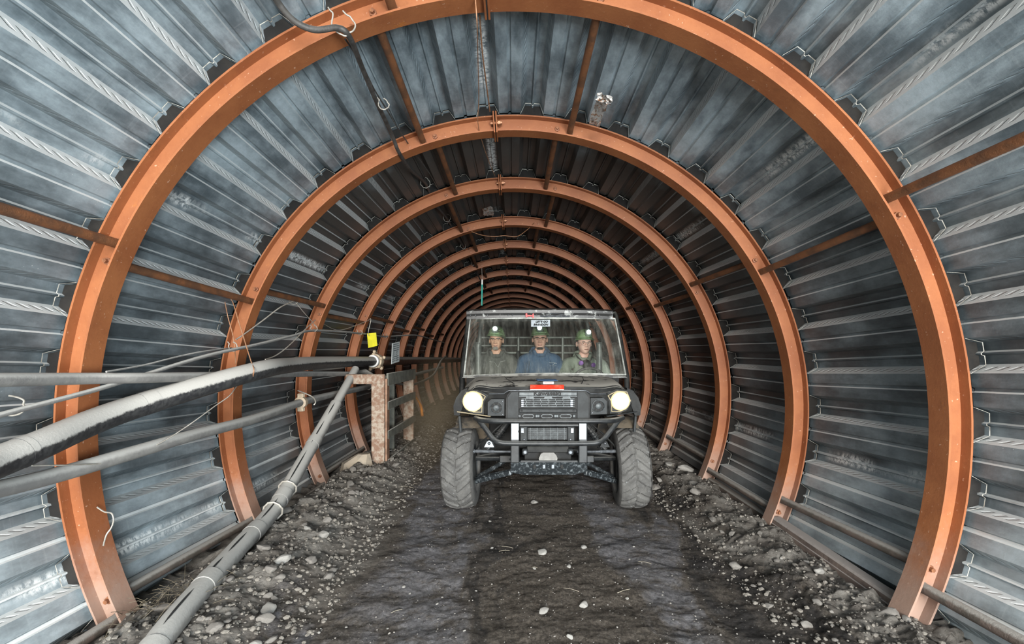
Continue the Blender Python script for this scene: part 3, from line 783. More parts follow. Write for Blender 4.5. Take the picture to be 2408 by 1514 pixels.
# gravel as one mass
def gravel(xr, n, y0, y1, s0, s1, label, seed):
    rg = random.Random(seed); m = MB(); bm = bmesh.new(); bmesh.ops.create_icosphere(bm, subdivisions=1, radius=1)
    bv = [v.co.copy() for v in bm.verts]; bf = [tuple(v.index for v in f.verts) for f in bm.faces]; bm.free()
    for k in range(n):
        y = y0 + (y1 - y0) * rg.random() ** 1.5; x = rg.uniform(*xr); s = s0 + (s1 - s0) * rg.random() ** 3
        M = Matrix.Rotation(rg.uniform(0, 6.28), 3, 'Z') @ Matrix.Diagonal((s * rg.uniform(.8, 1.3), s * rg.uniform(.7, 1), s * rg.uniform(.5, .85)))
        c = Vector((x, y, gz(x, y) + s * .2))
        m.add([M @ (p * rg.uniform(.82, 1.1)) + c for p in bv], bf)
    tag(m.build('gravel', M_soil if abs(xr[0]) > .95 else M_stone, None, 25, fix=False), label, 'gravel', kind='stuff')
gravel((-1.7, -.85), 5200, 1.7, 9.0, .004, .017, 'loose crumbled gravel covering the bank below the hoses', 5)
gravel((1.15, 1.78), 3000, 1.8, 8.0, .004, .015, 'loose crumbled gravel along the foot of the bare wall', 6)
gravel((-.9, 1.2), 2200, 1.6, 5.5, .002, .006, 'fine grit scattered over the dirt road', 8)
# dry straw
m = MB(); rg = random.Random(4); c0 = Vector((-1.58, 2.18, .02))
for k in range(140):
    b = c0 + Vector((rg.gauss(0, .10), rg.gauss(0, .12), 0)); b.z = gz(b.x, b.y) + rg.uniform(0, .02)
    a = rg.uniform(0, 6.28); L = rg.uniform(.03, .09); d = Vector((math.cos(a), math.sin(a), rg.uniform(.0, .7))) * L
    m.tube([b, b + d * .5 + Vector((0, 0, .008)), b + d], .0011, 3)
tag(m.build('dry_grass', simple('straw', (.15, .125, .085), (.09, .075, .05), 30, .8), None, None), 'tuft of dry straw between the first arch foot and the conduit', 'dry grass', kind='stuff')
m = MB()
for k in range(13):
    x = rg.uniform(-1.1, 1.0); y = rg.uniform(2.0, 4.6)
    if y > 3.4 and abs(x - .27) < .8: x = -.85 - rg.random() * .2
    a = rg.uniform(-.6, .6); L = rg.uniform(.03, .09); z = gz(x, y) + .006
    m.tube([(x, y, z), (x + L * .5 * math.cos(a), y + L * .5 * math.sin(a), z + .006), (x + L * math.cos(a), y + L * math.sin(a) + .01, z)], .0011, 4)
tag(m.build('straw_stems', simple('pale_straw', (.34, .30, .23), None, 30, .8), None, None), 'loose pale straw stems scattered on the road', 'straw', kind='stuff')

m = MB(); a = at(976, 930, 7.0); b = at(993, 978, 6.85); mid = (a + b) / 2; m.tube(smooth_path([a - mid, Vector((.03, 0, .0)), b - mid], 5), [.016] * 5 + [.022] * 6, 8)
tag(m.build('marker_strip', simple('orange_marker', (.75, .26, .02), (.5, .16, .02), 12, .5), None, 60, mid), 'bright orange strip leaning at a rib foot beyond the rusty frame', 'marker')
# ================================================================== utility vehicle
VX, VY = .255, 3.80
def L(px, py, d, dz=0):
    p = at(px, py, d); return Vector((p.x - VX, p.y - VY, p.z + dz))
def vsimple(name, c1, c2, **k): return simple(name, c1, c2, **k)
M_blk = simple('dusty_black_plastic', (.006, .0063, .0065), (.019, .0195, .0185), 7, .62, 0, .04, 60, spec=.25, dust=(.10, .10, .09), dlo=.5, dhi=1.15)
M_frame = simple('black_powder_coat', (.010, .011, .012), (.021, .023, .024), 14, .45, .0, .04, 60, spec=.4, dust=(.11, .11, .105), dlo=.3, dhi=1.0)
M_hood = simple('dust_smeared_hood', (.34, .325, .29), (.014, .013, .012), 6, .7, 0, .08, 50, lo=.52, hi=.60)
M_trim = simple('grey_trim', (.027, .030, .031), (.017, .0185, .019), 10, .62, .0, .04, spec=.3)
M_fin = simple('radiator_fins', (.075, .085, .088), (.035, .040, .042), 30, .5, .2, .03)
M_dark = simple('dark_recess', (.008, .008, .008), (.016, .016, .016), 10, .8)
M_red = simple('red_tape', (.50, .035, .016), (.55, .12, .07), 18, .4, lo=.5, hi=.75)
M_refl = simple('white_reflective_tape', (.46, .51, .54), (.38, .43, .47), 20, .3)
M_chrome = simple('worn_metal', (.21, .225, .24), (.12, .128, .14), 25, .35, .6, .05)
M_splat = simple('mud_spattered_steel', (.018, .022, .025), (.15, .17, .18), 46, .5, .1, .1, 60, lo=.50, hi=.66)
M_blue = simple('faded_blue_sticker', (.04, .13, .33), (.10, .22, .42), 30, .5)
M_lens = emis('headlight_glow', (1.0, .90, .66), 8)
M_lrim = emis('headlight_rim_glow', (1.0, .76, .40), 1.5)
M_lens2 = emis('headlight_glow_dim', (1.0, .94, .82), 4)
M_bez = simple('headlight_bezel', (.42, .36, .24), (.36, .30, .20), 10, .3, .3)
M_seat = simple('black_vinyl', (.03, .03, .03), (.05, .05, .05), 10, .5)
def tyre_mat():
    t = NT('dusty_tyre_rubber'); P = t.tc.outputs['Object']
    n = t.noise(P, 9, 8, .75); n2 = t.noise(P, 40, 5, .7)
    c = t.mix(t.ramp(n, .35, .65), (.065, .063, .060), (.115, .112, .105))
    c = t.mix(t.ramp(n2, .60, .72, 0, .8), c, (.23, .24, .245))
    return t.set(c, .85, 0, t.bump(n2, .5, .006))
M_tyre = tyre_mat()
def glass_mat():
    t = NT('dusty_windscreen')
    P = t.tc.outputs['Object']
    n = t.noise(t.mapped(P, (20, 1, 3.5)), 1.6, 6, .7)
    n2 = t.noise(P, 5, 5, .6)
    sx = t.n('ShaderNodeSeparateXYZ'); t.l(P, sx.inputs[0])
    edge = t.ramp(t.math('ABSOLUTE', sx.outputs[0]), .40, .70, 0, 1)
    top = t.ramp(sx.outputs[2], .17, .27, 0, 1)
    low = t.ramp(sx.outputs[2], -.12, -.26, 0, 1)
    f = t.math('MULTIPLY', t.ramp(n, .40, .70, .25, 1.0), t.ramp(n2, .3, .7, .55, 1.0))
    f = t.math('MULTIPLY', f, t.math('ADD', .12, t.math('ADD', t.math('MULTIPLY', edge, .20), t.math('ADD', t.math('MULTIPLY', top, .18), t.math('MULTIPLY', low, .22)))), clamp=True)
    tr = t.n('ShaderNodeBsdfTransparent'); tr.inputs[0].default_value = (.90, .92, .90, 1)
    df = t.n('ShaderNodeBsdfDiffuse'); df.inputs[0].default_value = (.42, .43, .38, 1)
    gl = t.n('ShaderNodeBsdfGlossy'); gl.inputs['Roughness'].default_value = .04
    fr = t.n('ShaderNodeFresnel'); fr.inputs[0].default_value = 1.45
    m1 = t.n('ShaderNodeMixShader'); t.l(f, m1.inputs[0]); t.l(tr.outputs[0], m1.inputs[1]); t.l(df.outputs[0], m1.inputs[2])
    m2 = t.n('ShaderNodeMixShader'); t.l(t.math('MULTIPLY', fr.outputs[0], .55), m2.inputs[0]); t.l(m1.outputs[0], m2.inputs[1]); t.l(gl.outputs[0], m2.inputs[2])
    t.l(m2.outputs[0], t.out.inputs[0]); return t.m
M_glass = glass_mat()

UV = empty('utility_vehicle', (VX, VY, 0))
tag(UV, 'dusty black utility vehicle with lit headlights driving toward the camera', 'utility vehicle')
def part(m, name, mat, par=UV, sm=35): return m.build(name, mat, par, sm)

# wheels ---------------------------------------------------------------------
def wheel_meshes():
    W = .245; Rr = .318; nu = 240; rows = []
    prof = [(-.100, .185), (-.118, .200), (-.1225, .235), (-.118, .268), (-.106, .292)]
    xs = [-.106 + .212 * i / 22 for i in range(23)]
    def lug(x, u):
        ax = abs(x) / .106; off = .5 if x > 0 else 0
        ph = (u * 21 + ax * .85 + off) % 1.0
        if ax > .70: return 1.0 if ph < .62 else .15
        if ax > .46 and ax < .54: return .2
        if ax < .05: return .3
        return 1.0 if ph < .66 else 0.0
    full = []
    for k in range(nu):
        u = k / nu; a = 2 * PI * u; row = []
        P = []
        for (x, r) in prof: P.append((x, r + (.006 if r > .26 and lug(-.10, u) else 0)))
        for x in xs:
            ax = abs(x) / .106; base = .300 - .022 * ax ** 3.2
            P.append((x, base + .013 * lug(x, u)))
        for (x, r) in reversed(prof): P.append((-x, r + (.006 if r > .26 and lug(.10, u) else 0)))
        full.append([Vector((x, r * math.sin(a), r * math.cos(a))) for (x, r) in P])
    m = MB(); m.loft(full + [full[0]]); ty = m
    r_ = MB(); r_.lathe([(.19, -.10), (.185, -.085), (.165, -.07), (.16, .05), (.178, .09), (.186, .10)], (0, 0, 0), (1, 0, 0), 36, 0, False)
    r_.lathe([(.165, .02), (.13, .035), (.07, .03), (.05, .055), (.03, .06), (.0, .06)], (0, 0, 0), (1, 0, 0), 36, 0, False)
    for k in range(8):
        a = 2 * PI * k / 8; d = Vector((0, math.sin(a), math.cos(a)))
        r_.bar(Vector((.035, 0, 0)) + d * .05, Vector((.04, 0, 0)) + d * .165, .035, .02, (1, 0, 0), 0, .004)
    for k in range(4):
        a = 2 * PI * k / 4 + .4; r_.cyl((.04, .05 * math.sin(a), .05 * math.cos(a)), (.07, .05 * math.sin(a), .05 * math.cos(a)), .008, 6)
    return ty, r_
ty, ri = wheel_meshes()
tyd = rid = None
for (wx, wy, st, cam_) in ((-.662, 0, R(-3), R(2)), (.662, 0, R(-3), R(-2)), (-.655, 1.98, 0, 0), (.655, 1.98, 0, 0)):
    wo = empty('wheel', (wx, wy, .308)); wo.parent = UV
    wo.rotation_euler = (0, cam_, st + (0 if wx > 0 else PI))
    if tyd is None:
        a = ty.build('tyre', M_tyre, wo, 24); b = ri.build('rim', M_frame, wo, 35); tyd, rid = a.data, b.data
    else:
        for d, nm in ((tyd, 'tyre'), (rid, 'rim')):
            o = bpy.data.objects.new(nm, d); COL.objects.link(o); o.parent = wo

# front bumper ---------------------------------------------------------------
BD = 3.36
def bez(pts, k=6): return smooth_path(pts, k)
m = MB()
m.tube(bez([L(1118, 983, 3.50), L(1136, 988, 3.40), L(1180, 990, BD), L(1290, 990, BD), L(1400, 990, BD), L(1446, 988, 3.40), L(1464, 982, 3.50)]), .0185, 14)
m.tube(bez([L(1126, 988, 3.44), L(1140, 1006, 3.41), L(1160, 1032, 3.38), L(1174, 1040, BD), L(1200, 1042.5, BD), L(1290, 1043, BD), L(1380, 1042.5, BD), L(1406, 1040, BD), L(1420, 1032, 3.38), L(1441, 1006, 3.41), L(1456, 986, 3.44)]), .0185, 14)
m.tube([L(1222, 1000, 3.38), L(1362, 1000, 3.38)], .012, 12)
part(m, 'bumper_tube', M_frame, sm=60)
for px in (1211, 1370.5):
    m = MB(); a = L(px, 994, 3.37); b = L(px, 1088, 3.37); m.bar(a, b, .062, .03, (0, 1, 0), 0, .006)
    part(m, 'bumper_upright', M_frame)
    m = MB(); rag = [(px - 8.5, 995.5), (px + 8.5, 995.5), (px + 8.5, 1011), (px + 6.5, 1014), (px + 8.5, 1018), (px + 8.5, 1033.5), (px - 8.5, 1033.5)]
    if px > 1300: rag = [(px - 8, 995), (px + 8, 995), (px + 8, 1033), (px - 8, 1033)]
    m.prism([L(x, y, 3.350) for x, y in rag], (0, .003, 0)); part(m, 'reflective_tape', M_refl, sm=None)['label'] = 'white reflective tape strip'
# skid plate
m = MB()
def sheet3(pts, th):
    return [L(*p) for p in pts], th
m.prism([L(1201, 1085, 3.40), L(1222, 1085, 3.40), L(1224, 1084, 3.40), L(1358, 1084, 3.40), L(1360, 1085, 3.40), L(1381, 1085, 3.40), L(1381, 1108, 3.44), L(1352, 1116, 3.46), L(1230, 1116, 3.46), L(1201, 1111, 3.44)], (0, .03, 0))
part(m, 'skid_plate', M_splat)
m = MB(); m.bar(L(1225, 1084.5, 3.395), L(1358, 1084.5, 3.395), .012, .012)
part(m, 'plate_lip', M_frame)
for px, mt in ((1257, M_dark), (1279, M_chrome), (1300, M_chrome), (1321, M_dark)):
    m = MB(); m.box(L(px, 1096, 3.425), (.022, .02, .034), None, 0, .003); part(m, 'slot', mt)
# chassis front box and radiator
m = MB(); m.box(L(1290, 1020, 3.50) + Vector((0, .22, .0)), (.46, .40, .22), None, 0, .01)
m.box(L(1290, 1090, 3.7) + Vector((0, 1.35, -.0)), (.50, 2.6, .07), None, 0, .01)
m.box(Vector((-.0, .45, .43)), (.36, .9, .22), None, 0, .02)
part(m, 'chassis', M_dark)
m = MB(); m.box(L(1287, 1019.5, 3.405), (.285, .012, .088), None, 0, .003); rd = part(m, 'radiator_core', M_dark)
m = MB()
for k in range(11): m.box(L(1287, 1008 + k * 2.35, 3.395), (.270, .010, .0034))
for k in range(6): m.box(L(1247 + k * 16, 1019.5, 3.398), (.004, .010, .085))
part(m, 'fins', M_fin, rd, None)
for sx in (-1, 1):
    cx = 1287 + sx * 55.5
    m = MB(); m.box(L(cx, 1019.5, 3.41), (.052, .03, .115), None, 0, .006); br = part(m, 'radiator_bracket', M_trim)
    m = MB(); m.box(L(cx + sx * 3, 1012, 3.39), (.024, .012, .038), None, 0, .003); part(m, 'bracket_plate', M_chrome, br); m = MB(); m.ball(L(cx - sx * 1, 1033, 3.39), .009, 6); part(m, 'bracket_bolt', M_chrome, br)
m = MB(); m.box(L(1288, 1056, 3.44), (.30, .03, .045), None, 0, .005); m.box(L(1288, 1073, 3.50), (.34, .04, .09), None, 0, .005); part(m, 'lower_panel', M_blk)
for px in (1234.5, 1341.5):
    m = MB(); m.box(L(px, 1062, 3.42), (.042, .03, .046), None, 0, .008); bb = part(m, 'mount_bracket', M_trim)
    m = MB(); m.lathe([(.016, 0), (.016, -.008), (.010, -.012)], L(px, 1063, 3.40), (0, 1, 0), 10); part(m, 'bolt', M_chrome, bb)
m = MB(); m.prism([L(x, y, 3.40) for x, y in ((1268, 1083), (1267, 1078), (1272, 1067), (1278, 1064), (1302, 1064), (1308, 1070), (1311, 1077), (1310, 1083))], (0, .09, 0))
part(m, 'winch_cover', simple('pale_grey_cover', (.20, .195, .18), (.15, .145, .135), 14, .6), sm=30)['label'] = 'pale grey plastic cover'

# suspension -----------------------------------------------------------------
for sx in (-1, 1):
    def S(x, y, z): return Vector((sx * x, y, z))
    m = MB()
    m.tube([S(.26, -.28, .345), S(.40, -.14, .28), S(.545, -.02, .215)], .017, 10); m.tube([S(.26, .24, .34), S(.40, .12, .28), S(.545, .03, .215)], .017, 10)
    m.bar(S(.27, -.285, .335), S(.545, -.05, .205), .03, .035, (0, 0, 1), 0, .005)
    part(m, 'lower_control_arm', M_splat)
    m = MB(); m.tube([S(.24, -.16, .405), S(.40, -.08, .39), S(.555, -.01, .375)], .016, 10); m.tube([S(.24, .16, .40), S(.40, .08, .39), S(.555, .01, .375)], .016, 10)
    m.box(S(.30, -.14, .40), (.12, .03, .05), None, 0, .006)
    part(m, 'upper_control_arm', M_frame)
    m = MB(); m.tube([S(.22, -.20, .468), S(.56, -.12, .455)], .009, 10); m.tube([S(.40, -.16, .461), S(.54, -.12, .456)], .013, 10); m.ball(S(.56, -.12, .455), .018, 8)
    part(m, 'tie_rod', M_chrome)
    m = MB(); m.box(S(.575, -.01, .32), (.05, .09, .22), None, 0, .015); m.cyl(S(.57, 0, .31), S(.66, 0, .31), .055, 18); part(m, 'steering_knuckle', M_blk)
    m = MB(); a = S(.30, -.02, .66); b = S(.455, -.10, .46); m.tube([a, b], .016, 12); m.tube([a, a + (b - a) * .55], .027, 12)
    pts = []; ax = (b - a).normalized(); ux = ax.orthogonal().normalized(); uy = ax.cross(ux)
    for k in range(73):
        t_ = k / 72; pts.append(a + (b - a) * (.2 + .7 * t_) + (ux * math.cos(k * .61) + uy * math.sin(k * .61)) * .036)
    part(m, 'shock_absorber', M_frame)
    m = MB(); m.tube(pts, .0045, 6); part(m, 'coil_spring', M_frame, UV.children[-1])
    m = MB(); m.prism([S(.43, -.16, .50), S(.47, -.16, .50), S(.455, -.16, .545), S(.445, -.16, .545)] if False else [S(.40, -.165, .495), S(.475, -.165, .495), S(.455, -.165, .535), S(.438, -.165, .545), S(.42, -.165, .535)], (0, .03, 0)); bb = part(m, 'shock_mount', M_refl if sx < 0 else M_trim)
    m = MB(); m.ball(S(.438, -.172, .525), .012, 6); part(m, 'bolt', M_chrome, bb)
    # inner wheel arch
    m = MB(); rows = []
    for k in range(13):
        a = R(58 + 100 * k / 12); rows.append([S(.46, -.36 * math.cos(a), .33 + .37 * math.sin(a)), S(.69, -.36 * math.cos(a), .33 + .37 * math.sin(a))])
    for k in range(len(rows)): pass
    m.loft(rows); n0 = len(m.v)
    rows2 = [[p.copy() * 1 + Vector((0, 0, .006)) for p in r_] for r_ in rows]; m.loft(rows2)
    part(m, 'wheel_arch_liner', simple('muddy_liner', (.13, .105, .075), (.03, .028, .026), 7, .8) if sx < 0 else bpy.data.materials['muddy_liner'], sm=50)
    m = MB(); m.bar(S(.645, -.22, .62), S(.655, -.22, .74), .018, .03, (0, 1, 0), 0, .003); part(m, 'fender_strut', M_trim)

# front body shell -----------------------------------------------------------
# hood: rows back to front, columns across; left/right symmetric
def hood_z(u, v):   # u -1..1 across, v 0 front .. 1 back
    au = abs(u)
    return .955 + .030 * v + .030 * (1 - au ** 3) + .018 * math.exp(-((au - .80) / .12) ** 2) * (1 - v * .6) - .055 * max(0, au - .86) / .14
m = MB(); rows = []
for j in range(15):
    v = j / 14; row = []
    for i in range(41):
        u = -1 + i / 20; hwid = .635 + .03 * v
        yf = -.345 + .16 * abs(u) ** 3
        y = yf + (.385 - yf) * v
        row.append(Vector((u * hwid, y, hood_z(u, v) - .030 * (1 - v) ** 8)))
    rows.append(row)
m.loft(rows); front = rows[0]
low = [[p + Vector((0, .0, -.03)) for p in r_] for r_ in rows]; m.loft(low)
part(m, 'hood', M_hood, sm=50)
# hood crease lines
for sx in (-1, 1):
    m = MB(); m.tube([Vector((sx * .34, .36, 1.006)), Vector((sx * .30, .0, .994)), Vector((sx * .25, -.25, .982))], .004, 6); part(m, 'panel_gap', M_dark)
# fascia shell: a skin curving from the centre back to the fender sides
def fy(u): return -.36 + .19 * abs(u) ** 2.6
m = MB(); rows = []
for j in range(9):
    v = j / 8; row = []
    for i in range(49):
        u = -1 + i / 24; au = abs(u)
        zt = hood_z(u, 0) - .02; zb = .752 + (.012 * au); z = zt + (zb - zt) * v
        row.append(Vector((u * (.635 + .050 * math.sin(PI * .5 * min(1, v * 1.6))), fy(u) + .035 * (v - .4) ** 2 + .02 * v, z)))
    rows.append(row)
m.loft(rows)
back = [[p + Vector((0, .03, 0)) for p in r_] for r_ in rows]; m.loft(back)
m.loft([rows[-1], back[-1]]); m.loft([rows[0], back[0]])
part(m, 'front_fascia', M_blk, sm=50)
# fender sides
for sx in (-1, 1):
    m = MB()
    rows = []
    for k in range(9):
        y = -.19 + .60 * k / 8; zt = .955 + .0 * k; zb = max(.74, .33 + math.sqrt(max(0, .43 ** 2 - (y) ** 2))) if abs(y) < .43 else .5
        rows.append([Vector((sx * .60, y, .945)), Vector((sx * .645, y, .925)), Vector((sx * .685, y, .87)), Vector((sx * .705, y, .81)), Vector((sx * .70, y, zb)), Vector((sx * .66, y, zb - .005)), Vector((sx * .60, y, .90))])
    m.loft(rows, 0, True, True); part(m, 'fender', M_blk, sm=40)
    m = MB(); m.bar((sx * .70, -.17, .768), (sx * .42, -.335, .752), .012, .008); part(m, 'lower_trim_line', M_bez if sx < 0 else M_trim)
# grille surround with raised frame
GD = 3.415
def plateP(pts, d, th, name, mat, par=UV, sm=30):
    m = MB(); m.prism([L(x, y, d) for x, y in pts], (0, th, 0)); return part(m, name, mat, par, sm)
sur = plateP([(1189, 985), (1190, 938), (1193, 928), (1200, 920), (1212, 917.5), (1366, 917.5), (1378, 920), (1385, 928), (1388, 938), (1387, 985)], 3.410, .05, 'grille_surround', M_blk)
for pts in ([(1193.5, 984), (1193.5, 935), (1203, 922), (1219, 920.5), (1219, 984)], [(1384, 984), (1384, 935), (1374, 922), (1358, 920.5), (1358, 984)]):
    plateP(pts, 3.398, .02, 'side_pillar', M_trim, sur)
m = MB(); m.tube([L(1150, 926, 3.46), L(1185, 925.5, 3.41), L(1191, 921, 3.40), L(1197, 918, 3.398), L(1290, 916.5, 3.396), L(1376, 918, 3.398), L(1383, 921, 3.40), L(1389, 925.5, 3.41), L(1424, 926, 3.46)], .0035, 8)
part(m, 'chrome_edge', M_chrome, sur, 60)
plateP([(1220, 984), (1220, 931), (1357, 931), (1357, 984)], 3.404, .02, 'grille_opening', M_dark, sur)
m = MB()
for r_ in range(5): m.box(L(1288.5, 937.5 + r_ * 4.6, 3.392), (.375, .010, .0062), None, 0, .001)
for k in range(7):
    for r_ in range(4): m.box(L(1236 + k * 17.5 + (r_ % 2) * 2, 939.8 + r_ * 4.6, 3.394), (.005, .010, .012))
for k in range(3):
    x0 = 1246 + k * 43; m.prism([L(x0 - 11, 937, 3.39), L(x0 - 8, 933, 3.39), L(x0 + 8, 933, 3.39), L(x0 + 11, 937, 3.39)], (0, .012, 0))
gr = part(m, 'grille_bars', M_fin, sur, None)
for px in (1227, 1344):
    m = MB()
    for r_ in range(4): m.box(L(px + (1.5 if px < 1300 else 0), 941 + r_ * 4.6, 3.390), (.022, .014, .0125), None, 0, .003)
    part(m, 'grille_clip', M_chrome, sur, None)
m = MB(); m.box(L(1288.5, 965.5, 3.392), (.405, .02, .027), None, 0, .004); bar_ = part(m, 'cross_bar', M_trim, sur)
for px in (1227, 1349, 1268):
    m = MB(); m.lathe([(.008 if px != 1268 else .003, 0), (.008 if px != 1268 else .003, -.004)], L(px, 965.5, 3.382), (0, 1, 0), 10); part(m, 'screw', M_dark, bar_)
m = MB()
for k in range(3):
    x0 = 1242 + k * 44
    m.bar(L(x0 - 10, 974.5, 3.392), L(x0 + 10, 974.5, 3.392), .006, .005); m.bar(L(x0 - 10, 982, 3.392), L(x0 + 10, 982, 3.392), .006, .005)
    for s_ in (-1, 1):
        m.bar(L(x0 + s_ * 10, 974.5, 3.392), L(x0 + s_ * 14, 978, 3.392), .006, .006); m.bar(L(x0 + s_ * 10, 982, 3.392), L(x0 + s_ * 14, 978, 3.392), .006, .006)
        m.box(L(x0 + s_ * 20, 978, 3.392), (.020, .012, .022), None, 0, .003)
part(m, 'lower_vent_bars', M_fin, sur, None)
m = MB(); m.box(L(1288.5, 926, 3.398), (.41, .015, .026), None, 0, .003); part(m, 'name_strip', M_fin, sur)
m = MB(); m.box(L(1288.5, 931.5, 3.392), (.41, .012, .006)); part(m, 'strip_lip', M_fin, sur)
def text(body, c, size, mat, par, name, bold=.0, shear=0, sx=1.0, ext=.0015):
    cu = bpy.data.curves.new(name, 'FONT'); cu.body = body; cu.size = size; cu.extrude = ext; cu.align_x = 'CENTER'; cu.align_y = 'CENTER'; cu.offset = bold; cu.shear = shear
    o = bpy.data.objects.new(name, cu); COL.objects.link(o); bpy.context.view_layer.update()
    dg = bpy.context.evaluated_depsgraph_get(); me = bpy.data.meshes.new_from_object(o.evaluated_get(dg)); me.materials.clear(); me.materials.append(mat)
    COL.objects.unlink(o); bpy.data.objects.remove(o)
    q = bpy.data.objects.new(name, me); COL.objects.link(q); q.parent = par; q.rotation_euler = (R(90), 0, 0); q.scale = (sx, 1, 1); q.location = c; return q
text('Kawasaki', L(1287, 925.5, 3.386), .036, M_dark, sur, 'lettering', .0012, 0, 1.45)
# red tape, hood tag, blue sticker
m = MB(); m.prism([L(1247, 905, 3.43), L(1326, 905, 3.43), L(1326.5, 917, 3.395), L(1246.5, 917, 3.395)], (0, .006, .002)); part(m, 'red_tape_strip', M_red, sm=None)['label'] = 'red and white reflective tape strip'
m = MB(); m.prism([L(1247, 915.5, 3.394), L(1326, 915.5, 3.394), L(1326, 917.5, 3.394), L(1247, 917.5, 3.394)], (0, .004, 0)); part(m, 'tape_edge', M_refl, sm=None)
m = MB(); m.box(L(1289.5, 900, 3.47), (.078, .02, .020), None, 0, .003); hn = part(m, 'hood_badge', M_refl)
m = MB(); m.box(L(1289.5, 900, 3.455), (.056, .004, .006)); part(m, 'badge_slot', M_red, hn)
m = MB(); m.box((Vector((.004, -.05, 1.0))), (.155, .25, .0016), None, 0, .001); part(m, 'blue_sticker', M_blue)
# hood dirt smears need no geometry; wiper-free screen
# headlights
for sx, lm in ((-1, M_lens), (1, M_lens2)):
    cx = 1111.5 if sx < 0 else 1459.6; cyp = 944 if sx < 0 else 943
    D = 3.500
    poly = [(1430, 930.5), (1437, 926), (1451, 919.5), (1474, 921.5), (1482.5, 942), (1472, 960.5), (1458, 967), (1438.5, 967.5), (1437.5, 944)]
    if sx < 0: poly = [(2571.4 - x, y + 1.5) for x, y in poly]
    inner = [((x - cx) * .93 + cx, (y - cyp) * .93 + cyp) for x, y in poly]
    pod = [((x - cx) * 1.22 + cx, (y - cyp) * 1.2 + cyp) for x, y in poly]
    m = MB(); m.prism([L(x, y, D + .01) for x, y in pod], (0, .06, 0)); hp = part(m, 'headlight_pod', M_blk)
    m = MB(); P = [L(x, y, D) for x, y in poly]; m.tube(P, .0042, 6, closed=True); part(m, 'bezel', M_bez, hp, 50)
    m = MB(); m.prism([L(x, y, D + .004) for x, y in inner], (0, .01, 0)); part(m, 'housing', M_blk, hp)
    m = MB(); rr_ = .066 if sx < 0 else .062; c = L(cx, cyp, D - .012)
    m.lathe([(.0, -.012), (rr_ * .6, -.008), (rr_ * .93, .004), (rr_, .014)], c, (0, 1, 0), 32, 0, False); part(m, 'lens', lm, hp, 60)
    m = MB(); m.lathe([(rr_ * .96, .010), (rr_ * 1.02, .0), (rr_ * 1.12, .006), (rr_ * 1.13, .016)], c, (0, 1, 0), 32, 0, False); part(m, 'lens_ring', M_lrim, hp, 60)
    l = bpy.data.lights.new('headlight_beam', 'SPOT'); l.energy = 14 if sx < 0 else 7; l.spot_size = R(110); l.spot_blend = .8; l.color = (1, .85, .6); l.shadow_soft_size = .05
    o = bpy.data.objects.new('headlight_beam', l); COL.objects.link(o); o.location = Vector((VX, VY, 0)) + c + Vector((0, -.03, 0)); o.rotation_euler = (R(82), 0, PI)
    # round vent pod
    vx, vy = (1167, 958.5) if sx < 0 else (1407, 954.5)
    D2 = 3.425
    sq = [(-20, -13), (-12, -20), (19, -20), (19, 19), (-20, 19)]
    if sx > 0: sq = [(-18, -19), (12, -19), (20, -11), (20, 19), (-18, 20)]
    m = MB(); m.prism([L(vx + a, vy + b, D2) for a, b in sq], (0, .06, 0)); vp = part(m, 'round_vent', M_trim)
    c = L(vx, vy, D2 - .004)
    m = MB(); m.lathe([(.046, .006), (.046, -.006), (.041, -.008), (.038, .002)], c, (0, 1, 0), 32, 0, False); part(m, 'vent_ring', M_fin, vp, 60)
    m = MB(); m.lathe([(.041, 0), (.0, 0)], c + Vector((0, .001, 0)), (0, 1, 0), 24, 0, False); part(m, 'vent_well', M_dark, vp)
    m = MB()
    for k in range(6):
        a = PI * 2 * k / 6 + .5; m.bar(c + Vector((.018 * math.sin(a), -.002, .018 * math.cos(a))), c + Vector((.041 * math.sin(a), -.002, .041 * math.cos(a))), .012, .006, (0, 1, 0))
    part(m, 'vent_spokes', M_blk, vp, None)
    m = MB(); m.lathe([(.021, .0), (.021, -.008), (.016, -.011), (0, -.012)], c, (0, 1, 0), 20, 0, False); part(m, 'vent_hub', M_fin, vp, 50)
    for (a, b) in ((15, 16), (15, -15)) if sx < 0 else ((-14, 16),):
        m = MB(); m.ball(L(vx + a, vy + b, D2 - .002), .006, 5); part(m, 'vent_screw', M_chrome, vp)

# cab ------------------------------------------------------------------------
WB, WT = 4.17, 4.66
bl, brr = L(1091, 884, WB), L(1471, 881, WB); tl, tr = L(1106, 749, WT), L(1446, 749, WT)
bm_ = (bl + brr) / 2
ctr = (bl + brr + tl + tr) / 4
m = MB(); rows = []
for j in range(9):
    v = j / 8; row = []
    for i in range(17):
        u = i / 16; p = (bl * (1 - u) + brr * u) * (1 - v) + (tl * (1 - u) + tr * u) * v
        bow = 1 - (2 * u - 1) ** 2
        row.append(p + Vector((0, -.06 * bow, .018 * bow * (1 - v))) - ctr)
    rows.append(row)
m.loft(rows)
ws = m.build('windshield', M_glass, UV, 60, ctr)
m = MB()
E = [r_[0] for r_ in rows] + list(rows[-1]) + [r_[-1] for r_ in reversed(rows)] + list(reversed(rows[0]))
m.tube([p + Vector((0, -.004, 0)) for p in E], .007, 6, closed=True); m.build('seal', simple('dusty_pale_seal', (.44, .45, .42), (.22, .23, .21), 9, .6), ws, 60)
